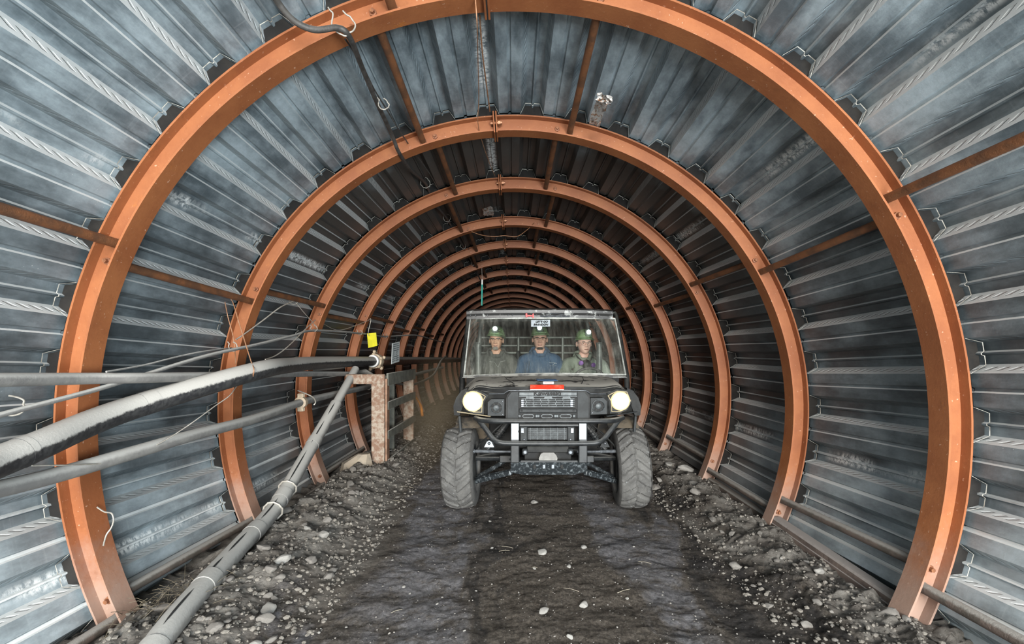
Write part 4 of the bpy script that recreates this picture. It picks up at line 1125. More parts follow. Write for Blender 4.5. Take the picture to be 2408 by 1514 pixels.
# sticker on the windscreen
def wpt(px, py):  # point on the windscreen plane
    v = (884 - py) / (884 - 749); d = WB + (WT - WB) * v; return L(px, py, d - .075)
sP = [wpt(1249, 768), wpt(1293.5, 767.5), wpt(1293.5, 752), wpt(1249, 752.5)]
m = MB(); m.prism(sP, (0, .002, 0)); stk = part(m, 'bumper_sticker', M_refl, sm=None); stk['label'] = 'white sticker with bold black capitals'
slope = math.atan2((WT - WB), (bl.z - tl.z) * -1)
for tx, px, py in (("LET'S GO", 1273.5, 756.5), ('BRANDON', 1271.5, 763.5)):
    q = text(tx, wpt(px, py) + Vector((0, -.006, 0)), .034, M_dark, stk, 'lettering', .0012, .25, .83 if 'GO' in tx else .80)
    q.rotation_euler = (R(90) - slope, 0, 0)
# pillars and roll cage
M_cage = simple('grey_green_cage', (.075, .082, .08), (.12, .13, .12), 8, .45, .2)
for sx in (-1, 1):
    a = (bl if sx < 0 else brr) + Vector((sx * .02, .04, -.02)); b = (tl if sx < 0 else tr) + Vector((sx * .018, .03, .02))
    m = MB(); m.tube([a + Vector((0, -.03, -.25)), a, b, b + Vector((0, .06, .03))], .024, 12); part(m, 'front_pillar', M_blk, sm=60)
    m = MB(); m.tube(bez([Vector((sx * .62, 2.05, .50)), Vector((sx * .66, 2.05, 1.1)), Vector((sx * .655, 2.04, 1.5)), Vector((sx * .60, 1.9, 1.60)), Vector((sx * .62, 1.2, 1.61)), b + Vector((0, .05, .03))]), .024, 12); part(m, 'roll_cage_rail', M_cage, sm=60)
    m = MB(); m.tube([Vector((sx * .645, 1.25, .86)), Vector((sx * .645, 1.86, .86)), Vector((sx * .645, 1.86, 1.20)), Vector((sx * .645, 1.25, 1.12))], .016, 8, closed=True); part(m, 'side_rail', M_cage, sm=60)
    m = MB(); m.tube([Vector((sx * .60, 1.0, .60)), Vector((sx * .605, 1.0, 1.26)), Vector((sx * .60, 1.0, 1.31))], .030, 12); hr = part(m, 'shoulder_post', M_cage, sm=60)
    m = MB(); m.ball(Vector((sx * .60, .965, 1.30)), .010, 6); part(m, 'bolt', M_chrome, hr)
m = MB()
for (px0, px1, py, d) in ((1165, 1402, 793.5, 5.85), (1165, 1402, 812.5, 5.85), (1165, 1402, 829.5, 5.85)):
    zz = L(1200, py, d).z; m.tube([Vector((-.64, 2.05, zz)), Vector((.64, 2.05, zz))], .013, 8)
for px in (1219, 1323): m.tube([L(px, 793, 5.84), L(px, 880, 5.84)], .015, 8)
part(m, 'rear_guard', simple('grey_guard_bars', (.20, .22, .20), (.13, .14, .13), 8, .5, .2), sm=60)
m = MB(); m.tube([L(1219, 826, 5.8), L(1219, 834, 5.78), L(1218, 850, 5.75)], [.02, .032, .028], 10); part(m, 'rear_latch', M_trim, sm=60)
m = MB(); m.bar(Vector((-.63, 2.05, 1.6)), Vector((.63, 2.05, 1.6)), .04, .04, (0, 0, 1), 0, .01); part(m, 'rear_cross_bar', M_cage)
m = MB(); m.box((0, 2.085, 1.30), (1.22, .006, .56)); gt = NT('added_dimming_pane'); tb_ = gt.n('ShaderNodeBsdfTransparent'); tb_.inputs[0].default_value = (.34, .33, .31, 1); gd_ = gt.n('ShaderNodeBsdfDiffuse'); gd_.inputs[0].default_value = (.12, .11, .10, 1)  # dark pane added to dim the tunnel seen through the cab
gm_ = gt.n('ShaderNodeMixShader'); gm_.inputs[0].default_value = .25; gt.l(tb_.outputs[0], gm_.inputs[1]); gt.l(gd_.outputs[0], gm_.inputs[2]); gt.l(gm_.outputs[0], gt.out.inputs[0]); part(m, 'rear_dimming_pane', gt.m, sm=None)
# roof
zt = L(1276, 728, 4.64).z; zb = L(1276, 749, 4.64).z
m = MB()
prof = [(.80, zb + .004), (.80, zb + .030), (.785, zb + .052), (.785, zt - .008), (.80, zt), (.90, zt + .02), (1.5, zt + .035), (2.1, zt + .02), (2.14, zt - .02), (2.10, zt - .03), (1.5, zt + .01), (.84, zt - .03), (.84, zb + .004)]
rows = []
for i in range(17):
    u = -1 + i / 8; rows.append([Vector((u * .705, y + .03 * abs(u) ** 3, z - .012 * abs(u) ** 4)) for (y, z) in prof])
m.loft(rows, 0, True, True); part(m, 'roof', simple('scuffed_black_roof', (.025, .025, .025), (.30, .31, .30), 11, .45, 0, .2, 50, lo=.56, hi=.66), sm=30)
for i, px in enumerate((1106, 1118, 1146, 1195, 1205, 1262, 1285, 1410, 1440)):
    m = MB(); m.ball(L(px, 741, 4.575), .006, 5); part(m, 'roof_bolt', M_chrome)
m = MB(); y0 = 4.565
for pts in ([(1236, 737), (1239.5, 736), (1240.5, 746), (1236, 745)], [(1252, 738), (1255, 736.5), (1256, 746.5), (1252.5, 748)], [(1239.5, 740), (1252.5, 741), (1252.5, 744), (1240, 743.5)]):
    m.prism([L(x, y, y0) for x, y in pts], (0, .01, 0))
part(m, 'red_paint_mark', simple('red_mark', (.80, .03, .03), None, 10, .5), sm=None)['label'] = 'red painted letter-like mark'
m = MB(); m.tube([L(1271, 742, 4.57), L(1282, 744, 4.57), L(1300, 742, 4.57), L(1318, 744, 4.57), L(1340, 743, 4.57)], .008, 6); m.tube([L(1284, 738, 4.57), L(1300, 736, 4.57), L(1330, 741, 4.57)], .004, 6); part(m, 'tangled_tie', M_chrome, sm=50)
# dash, floor, firewall, seats
m = MB(); rows = []
for k in range(5):
    x = -.66 + 1.32 * k / 4; rows.append([Vector((x, .36, .985)), Vector((x, .40, 1.0)), Vector((x, .72, .965)), Vector((x, .74, .90)), Vector((x, .62, .75)), Vector((x, .40, .75))])
m.loft(rows, 0, True, True); part(m, 'dashboard', M_blk)
m = MB(); m.prism([L(1086, 889, 4.14), L(1090, 884, 4.14)] + [L(1091 + 380 * k / 12, 884.5 - 6.5 * (1 - (k / 6 - 1) ** 2), 4.14 - .05 * (1 - (k / 6 - 1) ** 2)) for k in range(13)] + [L(1476, 889, 4.14)], (0, .05, 0)); part(m, 'cowl', simple('dusty_grey_cowl', (.30, .30, .28), (.10, .10, .10), 8, .6, lo=.42, hi=.6))
m = MB(); m.box((0, 1.1, .30), (1.28, 1.6, .04), None, 0, .01); m.box((0, .40, .55), (1.28, .04, .5), None, 0, .01); m.box((0, 2.1, .72), (1.28, .04, .55), None, 0, .01); part(m, 'cab_floor', M_blk)
m = MB(); m.box((0, 1.55, .46), (1.24, .50, .16), None, 0, .04); part(m, 'seat_cushion', M_seat)
m = MB(); m.box((0, 1.90, .76), (1.24, .11, .46), Matrix.Rotation(R(-8), 3, 'X'), 0, .04); part(m, 'seat_back', M_seat)
m = MB(); sc = Vector((.50, 1.02, .965)); pts = []
for k in range(28):
    a = 2 * PI * k / 28; pts.append(sc + Vector((.17 * math.cos(a), .055 * math.sin(a) * -1 + 0, .16 * math.sin(a) - .07)))
m.tube(pts, .014, 8, closed=True)
for a in (0, PI, -PI / 2): m.bar(sc + Vector((0, .02, -.07)), sc + Vector((.165 * math.cos(a), -.05 * math.sin(a), .155 * math.sin(a) - .07)), .03, .01)
m.box(sc + Vector((0, .0, -.07)), (.10, .04, .07), None, 0, .015); m.tube([sc + Vector((0, .0, -.08)), Vector((.5, .68, .80))], .02, 10)
part(m, 'steering_wheel', M_seat, sm=50)
# cargo bed
m = MB(); m.box((0, 2.75, .72), (1.30, 1.16, .04), None, 0, .01)
for a, b in (((-.64, 2.75, .86), (.03, 1.16, .28)), ((.64, 2.75, .86), (.03, 1.16, .28)), ((0, 2.19, .86), (1.30, .03, .28)), ((0, 3.32, .86), (1.30, .03, .28))): m.box(a, b, None, 0, .008)
part(m, 'cargo_bed', M_blk)
# mirror smear and wiring under the front
for sx in (-1, 1):
    m = MB(); m.tube([Vector((sx * .30, -.10, .70)), Vector((sx * .42, -.16, .60)), Vector((sx * .52, -.10, .50)), Vector((sx * .57, -.02, .40))], .006, 6); part(m, 'brake_line', M_blk, sm=60)
# ================================================================== people
def skin_mesh(verts, edges, radii, root=0, sub=2):
    me = bpy.data.meshes.new('tmp'); me.from_pydata([tuple(v) for v in verts], edges, []); me.update()
    o = bpy.data.objects.new('tmp', me); COL.objects.link(o)
    md = o.modifiers.new('s', 'SKIN'); md.use_smooth_shade = True
    sv = me.skin_vertices[0].data
    for i, r_ in enumerate(radii):
        sv[i].radius = r_ if isinstance(r_, tuple) else (r_, r_); sv[i].use_root = (i == root)
    sb = o.modifiers.new('b', 'SUBSURF'); sb.levels = sub; sb.render_levels = sub
    bpy.context.view_layer.update()
    dg = bpy.context.evaluated_depsgraph_get(); out = bpy.data.meshes.new_from_object(o.evaluated_get(dg))
    bpy.data.objects.remove(o); v = [x.co.copy() for x in out.vertices]; f = [tuple(p.vertices) for p in out.polygons]
    bpy.data.meshes.remove(out); return v, f
def remesh(m, vox, name):
    me = bpy.data.meshes.new(name); me.from_pydata([tuple(v) for v in m.v], [], m.f); fixn(me)
    o = bpy.data.objects.new('tmp', me); COL.objects.link(o)
    md = o.modifiers.new('r', 'REMESH'); md.mode = 'VOXEL'; md.voxel_size = vox; md.use_smooth_shade = True
    s_ = o.modifiers.new('c', 'SMOOTH'); s_.factor = .5; s_.iterations = 2
    bpy.context.view_layer.update()
    dg = bpy.context.evaluated_depsgraph_get(); out = bpy.data.meshes.new_from_object(o.evaluated_get(dg)); out.name = name
    bpy.data.objects.remove(o); return out
def interp(tab, z):
    if z <= tab[0][0]: return tab[0][1]
    for (a, b), (c, d) in zip(tab, tab[1:]):
        if z <= c:
            t_ = (z - a) / (c - a); t_ = t_ * t_ * (3 - 2 * t_) * .5 + t_ * .5; return b + (d - b) * t_
    return tab[-1][1]
def head(m, c, wide=1.0, turn=0.0):
    """head with its eyes at point c, facing -Y; m collects the mesh"""
    W = [(-.120, .010), (-.112, .030), (-.095, .046), (-.07, .057), (-.04, .065), (0, .070), (.04, .074), (.08, .068), (.105, .046), (.122, .006)]
    FR = [(-.120, .060), (-.112, .076), (-.095, .082), (-.07, .083), (-.04, .084), (0, .084), (.04, .088), (.08, .074), (.105, .045), (.122, .006)]
    BK = [(-.120, -.03), (-.112, -.02), (-.095, -.01), (-.07, .03), (-.04, .065), (0, .092), (.04, .098), (.08, .085), (.105, .055), (.122, .006)]
    rows = []; nz_ = 64; na = 72
    for i in range(nz_ + 1):
        z = -.120 + .242 * i / nz_; w_ = interp(W, z) * wide; f_ = interp(FR, z); b_ = interp(BK, z); row = []
        for k in range(na):
            a = 2 * PI * k / na; sx_ = math.sin(a); cy_ = math.cos(a)
            x = w_ * math.copysign(abs(sx_) ** .86, sx_)
            y = (-f_ if cy_ > 0 else b_) * abs(cy_) ** .92
            if cy_ > 0:
                def g(x0, z0, sx2, sz2): return math.exp(-((x - x0) / sx2) ** 2 - ((z - z0) / sz2) ** 2)
                d = 0
                t_ = max(0, min(1, (.004 - z) / .040)) if z > -.036 else max(0, 1 - (-.036 - z) / .010)
                d += .026 * t_ * math.exp(-(x / (.0085 + .006 * t_)) ** 2)
                d += .008 * (g(-.014, -.036, .007, .007) + g(.014, -.036, .007, .007))
                d -= .013 * (g(-.031, .0, .015, .011) + g(.031, .0, .015, .011))
                d += .006 * (g(-.030, .019, .020, .007) + g(.030, .019, .020, .007)) + .004 * g(0, .012, .012, .014)
                d += .005 * (g(-.042, -.028, .016, .016) + g(.042, -.028, .016, .016))
                d += .006 * g(0, -.060, .022, .0045) + .006 * g(0, -.072, .018, .0050) - .005 * g(0, -.066, .024, .0022) - .004 * g(0, -.083, .02, .006)
                d += .006 * g(0, -.100, .018, .012) - .003 * (g(-.03, -.055, .006, .02) + g(.03, -.055, .006, .02))
                y -= d
            row.append(Vector((x, y, z)))
        rows.append(row)
    ca, sa = math.cos(turn), math.sin(turn)
    mm = MB(); mm.loft(rows, 0, True, True)
    for s_ in (-1, 1):
        pts = []
        for i in range(1, 10):
            p = PI * i / 10; r_ = []
            for k in range(14):
                a = 2 * PI * k / 14; X = .0075 * math.sin(p) * math.cos(a); Y = .018 * math.sin(p) * math.sin(a); Z = -.031 * math.cos(p)
                r_.append(Vector((s_ * (.0735 * wide + .006 + X + max(0, Y) * .45), .012 + Y, -.010 + Z)))
            pts.append(r_)
        mm.loft(pts, 0, True, True)
    m.add([Vector((p.x * ca - p.y * sa, p.x * sa + p.y * ca, p.z)) + c for p in [Vector(q) for q in mm.v]], mm.f)
def skin_mat(name, a, b):
    t = NT(name); P = t.tc.outputs['Object']
    n = t.noise(P, 18, 4, .6)
    t.b.inputs['Subsurface Weight'].default_value = .08; t.b.inputs['Subsurface Radius'].default_value = (.01, .004, .002)
    return t.set(t.mix(t.ramp(n, .35, .65), a, b), .55, 0, t.bump(t.noise(P, 160, 3, .6), .1, .001))
def cloth_mat(name, a, b):
    t = NT(name); P = t.tc.outputs['Object']
    n = t.noise(t.mapped(P, (1.6, 1.6, .6)), 9, 6, .7)
    return t.set(t.mix(t.ramp(n, .35, .65), a, b), .9, 0, t.bump(t.noise(t.mapped(P, (1.3, 1.3, .5)), 16, 5, .7), .9, .02, t.bump(t.noise(P, 300, 2, .5), .3, .002)))
M_boot = simple('dark_boot_leather', (.05, .04, .03), (.09, .07, .05), 14, .6)
M_jean = cloth_mat('work_trousers', (.05, .055, .07), (.09, .095, .11))
M_eye = simple('eye_white', (.30, .26, .23), None, 10, .25); M_iris = simple('dark_iris', (.03, .02, .012), None, 10, .2)
M_gls = simple('dark_glasses_frame', (.012, .012, .012), None, 10, .3)
M_gls2 = simple('thin_metal_glasses', (.35, .34, .32), None, 10, .3, .6)
M_helm = simple('pale_green_helmet', (.20, .32, .15), (.075, .10, .055), 11, .45, 0, .2, 60, lo=.42, hi=.62)
M_lampb = simple('lamp_housing', (.24, .31, .27), (.14, .18, .155), 20, .4)
M_led = emis('cap_lamp_light', (.80, 1.0, .92), 9)
M_lip = simple('lip_skin', (.46, .23, .18), (.40, .20, .16), 20, .5)
def person(loc, H, skinm, jack, jname, wide, bw, turn, hair, hairm, glasses, hands_on_wheel, label, beard, lamp_dx=0, helm_tilt=0, fat=1.0):
    """seated figure; H = height of the eyes above the seat-local origin (cab floor)"""
    ez = H
    E = Vector((0, 0, ez))
    nb = ez - .155    # neck base
    sh = ez - .205
    hipz = ez - .68
    V = [Vector((0, .06, hipz)), Vector((0, .08, hipz + .16)), Vector((0, .05, hipz + .32)), Vector((0, .03, sh - .03)), Vector((0, .025, nb + .01)), Vector((0, .012, nb + .06)), Vector((0, .008, ez - .06))]
    r_ = [(.15 * fat, .11 * fat), (.14 * fat, .11 * fat), (.155 * fat, .115 * fat), (.12, .085), (.058 * wide, .058), (.052 * wide, .055), (.05, .055)]
    Ed = [(0, 1), (1, 2), (2, 3), (3, 4), (4, 5), (5, 6)]
    JV = [v.copy() for v in V[:4]] + [Vector((0, .03, nb - .005))]; Jr = [(a * 1.12, b * 1.18) for a, b in r_[:4]] + [(.078, .074)]; JE = [(0, 1), (1, 2), (2, 3), (3, 4)]
    hands = []
    for s_ in (-1, 1):
        S_ = Vector((s_ * .195 * bw, .03, sh - .02)); 
        if hands_on_wheel: El = Vector((s_ * .25, -.14, sh - .27)); Wr = Vector((s_ * .155, -.345, sh - .21)); fd = Vector((-s_ * .2, -.9, .35)).normalized()
        else: El = Vector((s_ * .245 * bw, -.04, sh - .29)); Wr = Vector((s_ * .12, -.27, sh - .36)); fd = Vector((-s_ * .35, -.93, -.1)).normalized()
        i = len(V); V += [Vector((s_ * .10, .03, sh + .005)), S_, El, (El + Wr) / 2, Wr]; r_ += [(.07, .065), (.062, .062), (.044, .044), (.036, .036), (.025, .030)]
        Ed += [(3, i), (i, i + 1), (i + 1, i + 2), (i + 2, i + 3), (i + 3, i + 4)]
        j = len(JV); JV += [Vector((s_ * .10, .03, sh + .0)), S_.copy(), El.copy(), (El + Wr) / 2, Wr - (Wr - El).normalized() * .02]; Jr += [(.088, .085), (.086, .084), (.070, .070), (.060, .060), (.046, .046)]
        JE += [(3, j), (j, j + 1), (j + 1, j + 2), (j + 2, j + 3), (j + 3, j + 4)]
        hands.append((s_, Wr, fd))
        K = Vector((s_ * .11, -.44, hipz + .10)); A_ = Vector((s_ * .10, -.58, hipz - .30)); T_ = Vector((s_ * .11, -.76, hipz - .335))
        i = len(V); V += [Vector((s_ * .09, -.02, hipz + .01)), K, (K + A_) / 2 + Vector((0, .01, 0)), A_, T_]; r_ += [(.09, .09), (.062, .062), (.052, .052), (.04, .04), (.035, .03)]
        Ed += [(0, i), (i, i + 1), (i + 1, i + 2), (i + 2, i + 3), (i + 3, i + 4)]
    mb = MB(); v, f = skin_mesh(V, Ed, r_); mb.add(v, f)
    for (s_, Wr, fd) in hands:
        up = Vector((0, 0, 1)); sd = fd.cross(up).normalized() * s_; up = sd.cross(fd).normalized() * (1 if s_ > 0 else -1)
        if up.z < 0: up = -up
        # palm: flattened chain, then five fingers of their own
        pc = Wr + fd * .045
        pv = [Wr - fd * .01, Wr + fd * .03, Wr + fd * .075]
        v, f = skin_mesh(pv, [(0, 1), (1, 2)], [(.024, .028), (.036, .018), (.040, .015)], 0, 2); mb.add(v, f)
        lens_ = [.062, .072, .068, .052]
        for q in range(4):
            o_ = (q - 1.5) * .0195; b0 = Wr + fd * .072 + sd * (-o_) ; L_ = lens_[q]
            curl = .9 if hands_on_wheel else .45
            d1 = (fd - up * curl * .5).normalized(); d2 = (fd - up * curl * 1.4).normalized(); d3 = (fd * .5 - up * curl * 1.6).normalized()
            P = [b0 - fd * .02, b0, b0 + d1 * L_ * .45, b0 + d1 * L_ * .45 + d2 * L_ * .33, b0 + d1 * L_ * .45 + d2 * L_ * .33 + d3 * L_ * .25]
            v, f = skin_mesh(P, [(0, 1), (1, 2), (2, 3), (3, 4)], [.0095, .0095, .0088, .008, .007], 0, 1); mb.add(v, f)
        tb = Wr + fd * .025 - sd * s_ * 0 + sd * (-.030)
        P = [Wr + fd * .02, tb, tb + (fd * .6 - sd * .6 - up * .2).normalized() * .034, tb + (fd * .8 - sd * .35 - up * .3).normalized() * .060]
        v, f = skin_mesh(P, [(0, 1), (1, 2), (2, 3)], [.013, .0125, .0105, .009], 0, 1); mb.add(v, f)
    head(mb, E, wide, turn)
    me = remesh(mb, .0042, 'person'); me.materials.append(skinm)
    root = bpy.data.objects.new('person', me); COL.objects.link(root); root.location = loc
    tag(root, label, 'person', None)
    # clothes
    jm = MB(); v, f = skin_mesh(JV, JE, Jr); 
    v = [p + Vector((noise.noise(p * 9 + Vector((bw * 9, 0, 0))), noise.noise(p * 9 + Vector((7, 3, 0))), 0)) * .014 for p in v]; jm.add(v, f)
    cp = []
    for k in range(20):
        a = 2 * PI * k / 20; cp.append(Vector((.078 * math.sin(a), .02 - .075 * math.cos(a), nb + .006 + (-.030 if math.cos(a) > .6 else .012) )))
    jm.tube(cp, .021, 10, closed=True)
    if hair == 'hood' or True: jm.tube([Vector((-.10, .05, nb + .0)), Vector((-.07, .11, nb + .03)), Vector((0, .13, nb + .035)), Vector((.07, .11, nb + .03)), Vector((.10, .05, nb))], [.03, .045, .05, .045, .03], 10)
    jme = remesh(jm, .009, jname); jme.materials.append(jack)
    jo = bpy.data.objects.new(jname, jme); COL.objects.link(jo); jo.parent = root
    tm = MB(); TV = [Vector((0, .05, hipz + .03)), Vector((0, .06, hipz + .12))]; Tr = [(.165, .135), (.15, .12)]; TE = [(0, 1)]
    for s_ in (-1, 1):
        K = Vector((s_ * .11, -.44, hipz + .10)); A_ = Vector((s_ * .10, -.58, hipz - .28)); i = len(TV)
        TV += [Vector((s_ * .09, -.02, hipz + .02)), K, (K + A_) / 2, A_]; Tr += [.105, .078, .07, .062]; TE += [(0, i), (i, i + 1), (i + 1, i + 2), (i + 2, i + 3)]
    v, f = skin_mesh(TV, TE, Tr); tm.add(v, f); tm.build('trousers', M_jean, root, 180)
    for s_ in (-1, 1):
        v, f = skin_mesh([Vector((s_ * .10, -.575, hipz - .25)), Vector((s_ * .10, -.585, hipz - .335)), Vector((s_ * .11, -.70, hipz - .345)), Vector((s_ * .11, -.79, hipz - .35))], [(0, 1), (1, 2), (2, 3)], [.058, .052, .045, .036], 0, 2)
        tm = MB(); tm.add(v, f); tm.build('boot', M_boot, root, 180)
    Rz = Matrix.Rotation(turn, 3, 'Z')
    def hp(x, y, z): return E + Rz @ Vector((x, y, z))
    # eyes, brows, lips
    for s_ in (-1, 1):
        m = MB(); m.ball(hp(s_ * .031, -.0655, .0), .0115, 8, sc=(1.15, 1, .42)); eo = m.build('eye', M_eye, root, 180)
        m = MB(); m.ball(hp(s_ * .031, -.0745, .0005), .0048, 6); m.build('iris', M_iris, eo, 180)
        m = MB(); m.tube([hp(s_ * .014, -.089, .0155), hp(s_ * .031, -.0905, .021), hp(s_ * .050, -.080, .0165)], [.0026, .0038, .0024], 6); m.build('eyebrow', hairm, root, 180)
    m = MB(); m.tube([hp(-.024, -.082, -.067), hp(-.012, -.0905, -.0635), hp(0, -.0925, -.0645), hp(.012, -.0905, -.0635), hp(.024, -.082, -.067)], [.0018, .0038, .0034, .0038, .0018], 8)
    m.tube([hp(-.020, -.083, -.0695), hp(0, -.0920, -.0725), hp(.020, -.083, -.0695)], [.002, .0046, .002], 8); m.build('lips', M_lip, root, 180)
    if beard:
        m = MB(); rows = []
        z0, z1, bw_ = beard
        for i in range(9):
            z = z0 + (z1 - z0) * i / 8; row = []
            for k in range(13):
                x = (k / 12 - .5) * 2 * bw_ * (1 - .35 * abs(i / 8 - .5))
                wz = interp([(-.120, .045), (-.112, .052), (-.095, .060), (-.07, .065)], z)
                y = -interp([(-.120, .070), (-.112, .084), (-.095, .0905), (-.083, .0835), (-.07, .087)], z) * (1 - (x / wz) ** 2 * .45) - .0015
                row.append(hp(x, y, z + .003 * math.cos(x * 60)))
            rows.append(row)
        m.loft(rows); m.build('beard', hairm, root, 180)
    # hair at the sides and back under the helmet
    m = MB(); rows = []
    for i in range(8):
        z = -.035 + .085 * i / 7; row = []
        for k in range(25):
            a = R(75) + R(210) * k / 24
            w_ = .0735 * wide + .004; b_ = interp([(-.04, .068), (0, .096), (.05, .102)], z)
            row.append(hp(w_ * math.sin(a), (b_ if math.cos(a) < 0 else .088) * -math.cos(a), z + (.028 if k in (0, 24) else 0)))
        rows.append(row)
    m.loft(rows); m.build('hair', hairm, root, 180)
    # helmet with brim and cap lamp
    hz = .040; tilt = Matrix.Rotation(helm_tilt, 3, 'Y') @ Matrix.Rotation(R(-4), 3, 'X')
    def hh(x, y, z): return E + Rz @ (tilt @ Vector((x, y, z)) + Vector((0, .0, hz)))
    m = MB(); rows = []
    for (w_, l_, z) in ((.088, .112, -.004), (.094, .118, .006), (.094, .118, .020), (.092, .115, .045), (.084, .104, .075), (.068, .083, .100), (.045, .055, .116), (.018, .022, .123)):
        rows.append([hh(w_ * math.sin(2 * PI * k / 36), -l_ * math.cos(2 * PI * k / 36), z + (.004 if k in (0, 18) and z > .02 else 0)) for k in range(36)])
    m.loft(rows, 0, True); m.f.append(tuple(range(7 * 36, 8 * 36))); m.m.append(0)
    brim = []
    for (s0, z) in ((1.0, .004), (1.22, -.002), (1.23, .004), (1.0, .018)):
        brim.append([hh(.094 * (1 + (s0 - 1) * .95) * math.sin(2 * PI * k / 36), -.118 * (1 + (s0 - 1) * (1.35 if math.cos(2 * PI * k / 36) > 0 else .6)) * math.cos(2 * PI * k / 36), z - .006 * (s0 > 1.1)) for k in range(36)])
    m.loft(brim, 0, True)
    he = m.build('helmet', M_helm, root, 40)
    m = MB(); m.tube([hh(-.055, -.118, .060), hh(.055, -.118, .060)], .004, 6)
    m.tube([hh(-.094, 0, .022), hh(-.06, -.094, .024), hh(0, -.121, .026), hh(.06, -.094, .024), hh(.094, 0, .022)], .006, 6); m.build('helmet_band', simple('helmet_band', (.30, .46, .25), (.14, .20, .11), 20, .5), he, 50)
    lc = Vector((lamp_dx, -.125, .068))
    m = MB(); m.box(hh(*lc), (.072, .040, .076), (Rz @ tilt), 0, .012); m.box(hh(lc.x, lc.y + .01, lc.z - .036), (.03, .02, .02), Rz @ tilt, 0, .004); m.build('cap_lamp', M_lampb, he, 40)
    m = MB(); c = hh(lc.x, lc.y - .0205, lc.z + .006); m.lathe([(.0, -.006), (.020, -.004), (.0255, .0)], c, Rz @ tilt @ Vector((0, 1, 0)), 18, 0, False); m.build('lamp_light', M_led, he, 60)
    # glasses
    gm = M_gls if glasses == 'dark' else M_gls2
    m = MB()
    for s_ in (-1, 1):
        if glasses == 'dark': m.tube([hp(s_ * .004, -.100, .006), hp(s_ * .012, -.100, .013), hp(s_ * .034, -.097, .015), hp(s_ * .058, -.086, .010), hp(s_ * .064, -.078, .004)], .0027, 6)
        else:
            cc = hp(s_ * .032, -.093, -.004); m.tube([hp(s_ * .032 + .024 * math.cos(2 * PI * k / 20), -.096 + .006 * (math.cos(2 * PI * k / 20) * s_ + 1) * .8, -.004 + .017 * math.sin(2 * PI * k / 20)) for k in range(20)], .0012, 6, closed=True)
        m.tube([hp(s_ * .062, -.078, .006), hp(s_ * .078 * wide, -.03, .006), hp(s_ * .080 * wide, .02, .004)], .002 if glasses == 'dark' else .0012, 6)
    m.tube([hp(-.008, -.101, .006), hp(0, -.104, .008), hp(.008, -.101, .006)], .0018, 6)
    m.build('glasses', gm, root, 60)
    return root, E, jo
SK1 = skin_mat('weathered_skin', (.66, .40, .27), (.54, .31, .21))
SK2 = skin_mat('brown_skin', (.58, .36, .27), (.48, .28, .21))
SK3 = skin_mat('pink_skin', (.80, .54, .44), (.72, .43, .35))
J1 = cloth_mat('dark_grey_jacket_cloth', (.075, .078, .072), (.13, .135, .12))
J2 = cloth_mat('navy_coverall_cloth', (.045, .085, .15), (.07, .12, .19))
J3 = cloth_mat('olive_grey_jacket_cloth', (.17, .20, .16), (.25, .29, .235))
H1 = simple('grey_brown_hair', (.16, .145, .12), (.27, .25, .22), 60, .8); H2 = simple('black_hair', (.02, .017, .014), (.04, .034, .03), 60, .7); H3 = simple('grey_hair', (.05, .045, .04), (.12, .11, .10), 60, .8)
FZ = .32
def eyes(px, py, d): return at(px, py, d)
pe = eyes(1166.5, 799, 5.40)
p1, E1, j1 = person((pe.x, pe.y + .08, FZ), pe.z - FZ, SK1, J1, 'jacket', .96, .98, R(-5), 'short', H1, 'dark', False, 'man in a dark grey jacket and green helmet, with a grey goatee', (-.117, -.078, .030), -.006, R(6))
pe = eyes(1270.5, 797, 5.38)
p2, E2, j2 = person((pe.x, pe.y + .08, FZ), pe.z - FZ, SK2, J2, 'coverall', 1.05, 1.0, R(-2), 'short', H2, 'dark', False, 'man in navy blue coveralls sitting in the middle of the cab, dark glasses', (-.119, -.092, .034), -.002, R(-3), 1.04)
pe = eyes(1376, 807, 5.38)
p3, E3, j3 = person((pe.x, pe.y + .08, FZ), pe.z - FZ, SK3, J3, 'jacket', 1.03, 1.06, R(9), 'short', H3, 'thin', True, 'driver in an olive jacket behind the steering wheel, respirator hanging at his neck', None, .010, R(0), 1.08)
# jacket zip lines, badge on the coverall
def front(jo, x, z):
    """point on the front of a garment"""
    best = None
    for v in jo.data.vertices:
        if abs(v.co.x - x) < .012 and abs(v.co.z - z) < .012 and (best is None or v.co.y < best): best = v.co.y
    return Vector((x, (best if best is not None else -.1) - .003, z))
m = MB(); ez = E1.z
M_zip = simple('grey_zip', (.34, .36, .34), None, 20, .5)
for pts in ([(-.08, -.245), (-.02, -.25), (.0, -.275), (.022, -.31)], [(.105, -.235), (.05, -.245), (.036, -.275), (.022, -.31)], [(.022, -.31), (.025, -.36), (.025, -.42)]):
    m.tube([front(j1, x, ez + z) for x, z in pts], .0022, 5)
m.build('zip', M_zip, p1, None)
m = MB(); ez = E2.z
for pts in ([(.10, -.262), (.125, -.268), (.15, -.266), (.175, -.272), (.185, -.275)], [(.165, -.272), (.150, -.285), (.145, -.295)], [(.105, -.297), (.14, -.302), (.18, -.299)]):
    m.tube([front(j2, x, ez + z) for x, z in pts], .0026 if pts[0][1] > -.29 else .001, 5)
m.build('chest_logo', M_refl, p2, None)
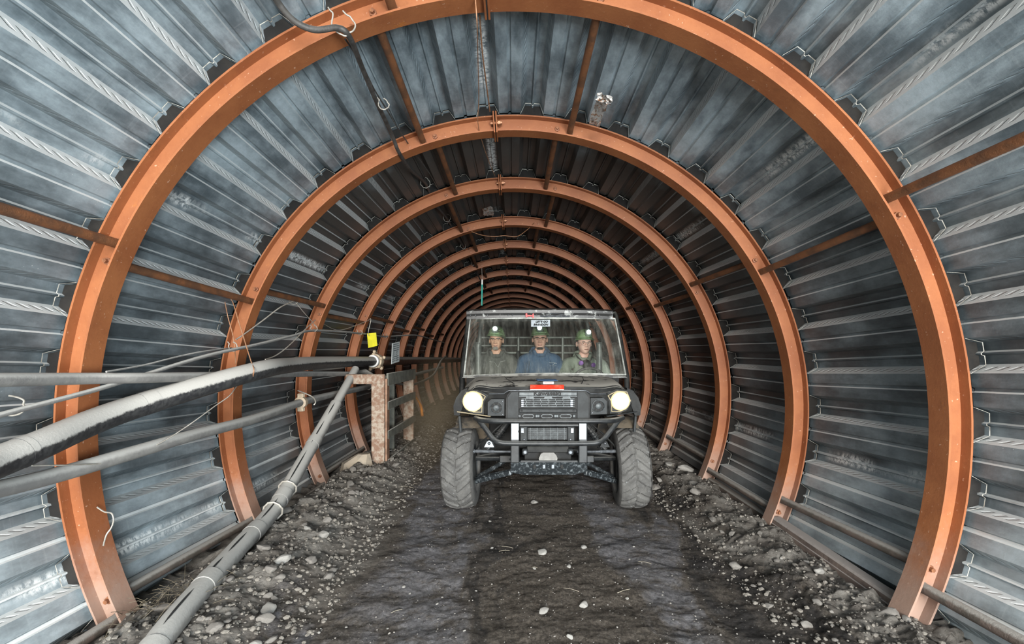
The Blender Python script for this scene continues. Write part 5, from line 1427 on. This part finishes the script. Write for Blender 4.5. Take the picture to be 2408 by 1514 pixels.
# respirator hanging at the driver's neck
m = MB(); c = Vector((.012, -.13, E3.z - .235)); ez = E3.z
m.loft([[c + Vector((a * math.cos(2 * PI * k / 16), y_, b * math.sin(2 * PI * k / 16))) for k in range(16)] for (a, b, y_) in ((.055, .055, .05), (.052, .052, .0), (.035, .040, -.035), (.020, .024, -.052))], 0, True, True)
rsp = m.build('respirator', simple('black_rubber_mask', (.022, .022, .024), (.04, .04, .042), 20, .5), p3, 50)
M_prp = simple('purple_filter', (.22, .07, .38), (.15, .05, .28), 20, .5)
for s_, px_ in ((-1, -.060), (1, .068)):
    m = MB(); q = c + Vector((s_ * .062, -.012, .006 - .012 * s_)); m.lathe([(.023, .0), (.026, -.012), (.026, -.022), (.020, -.026), (0, -.026)], q, Vector((-s_ * .35, 1, .1)), 18); m.build('filter', M_prp, rsp, 50)
m = MB()
for s_ in (-1, 1): m.tube([c + Vector((s_ * .04, .02, .03)), Vector((s_ * .085, -.05, ez - .15)), Vector((s_ * .09, .04, ez - .12)), Vector((0, .09, ez - .11))], .006, 6)
m.build('strap', M_seat, rsp, 50)
# ================================================================== dust kicked up beside the front wheel
vm = bpy.data.materials.new('kicked_up_dust'); vm.use_nodes = True; nt = vm.node_tree; nt.nodes.clear()
vo = nt.nodes.new('ShaderNodeOutputMaterial'); vp_ = nt.nodes.new('ShaderNodeVolumePrincipled')
vp_.inputs['Color'].default_value = (.85, .68, .45, 1); vp_.inputs['Anisotropy'].default_value = .2
tc_ = nt.nodes.new('ShaderNodeTexCoord'); nz2 = nt.nodes.new('ShaderNodeTexNoise'); nz2.inputs['Scale'].default_value = 1.6; nz2.inputs['Detail'].default_value = 2
nt.links.new(tc_.outputs['Object'], nz2.inputs['Vector'])
ln = nt.nodes.new('ShaderNodeVectorMath'); ln.operation = 'LENGTH'; nt.links.new(tc_.outputs['Object'], ln.inputs[0])
mr = nt.nodes.new('ShaderNodeMapRange'); mr.inputs[1].default_value = .15; mr.inputs[2].default_value = 1.0; mr.inputs[3].default_value = 1; mr.inputs[4].default_value = 0; nt.links.new(ln.outputs['Value'], mr.inputs[0])
mu = nt.nodes.new('ShaderNodeMath'); mu.operation = 'MULTIPLY'; nt.links.new(mr.outputs[0], mu.inputs[0]); nt.links.new(nz2.outputs[0], mu.inputs[1])
mu2 = nt.nodes.new('ShaderNodeMath'); mu2.operation = 'MULTIPLY'; nt.links.new(mu.outputs[0], mu2.inputs[0]); mu2.inputs[1].default_value = 1.1
nt.links.new(mu2.outputs[0], vp_.inputs['Density']); nt.links.new(vp_.outputs[0], vo.inputs['Volume'])
m = MB(); m.ball((0, 0, 0), 1.0, 10); o = m.build('dust_cloud', vm, None, 180, (-.72, 4.9, .62)); o.scale = (.42, 1.1, .62)
tag(o, 'brownish dust kicked up beside the front wheel next to the hose wall', 'dust', kind='stuff')
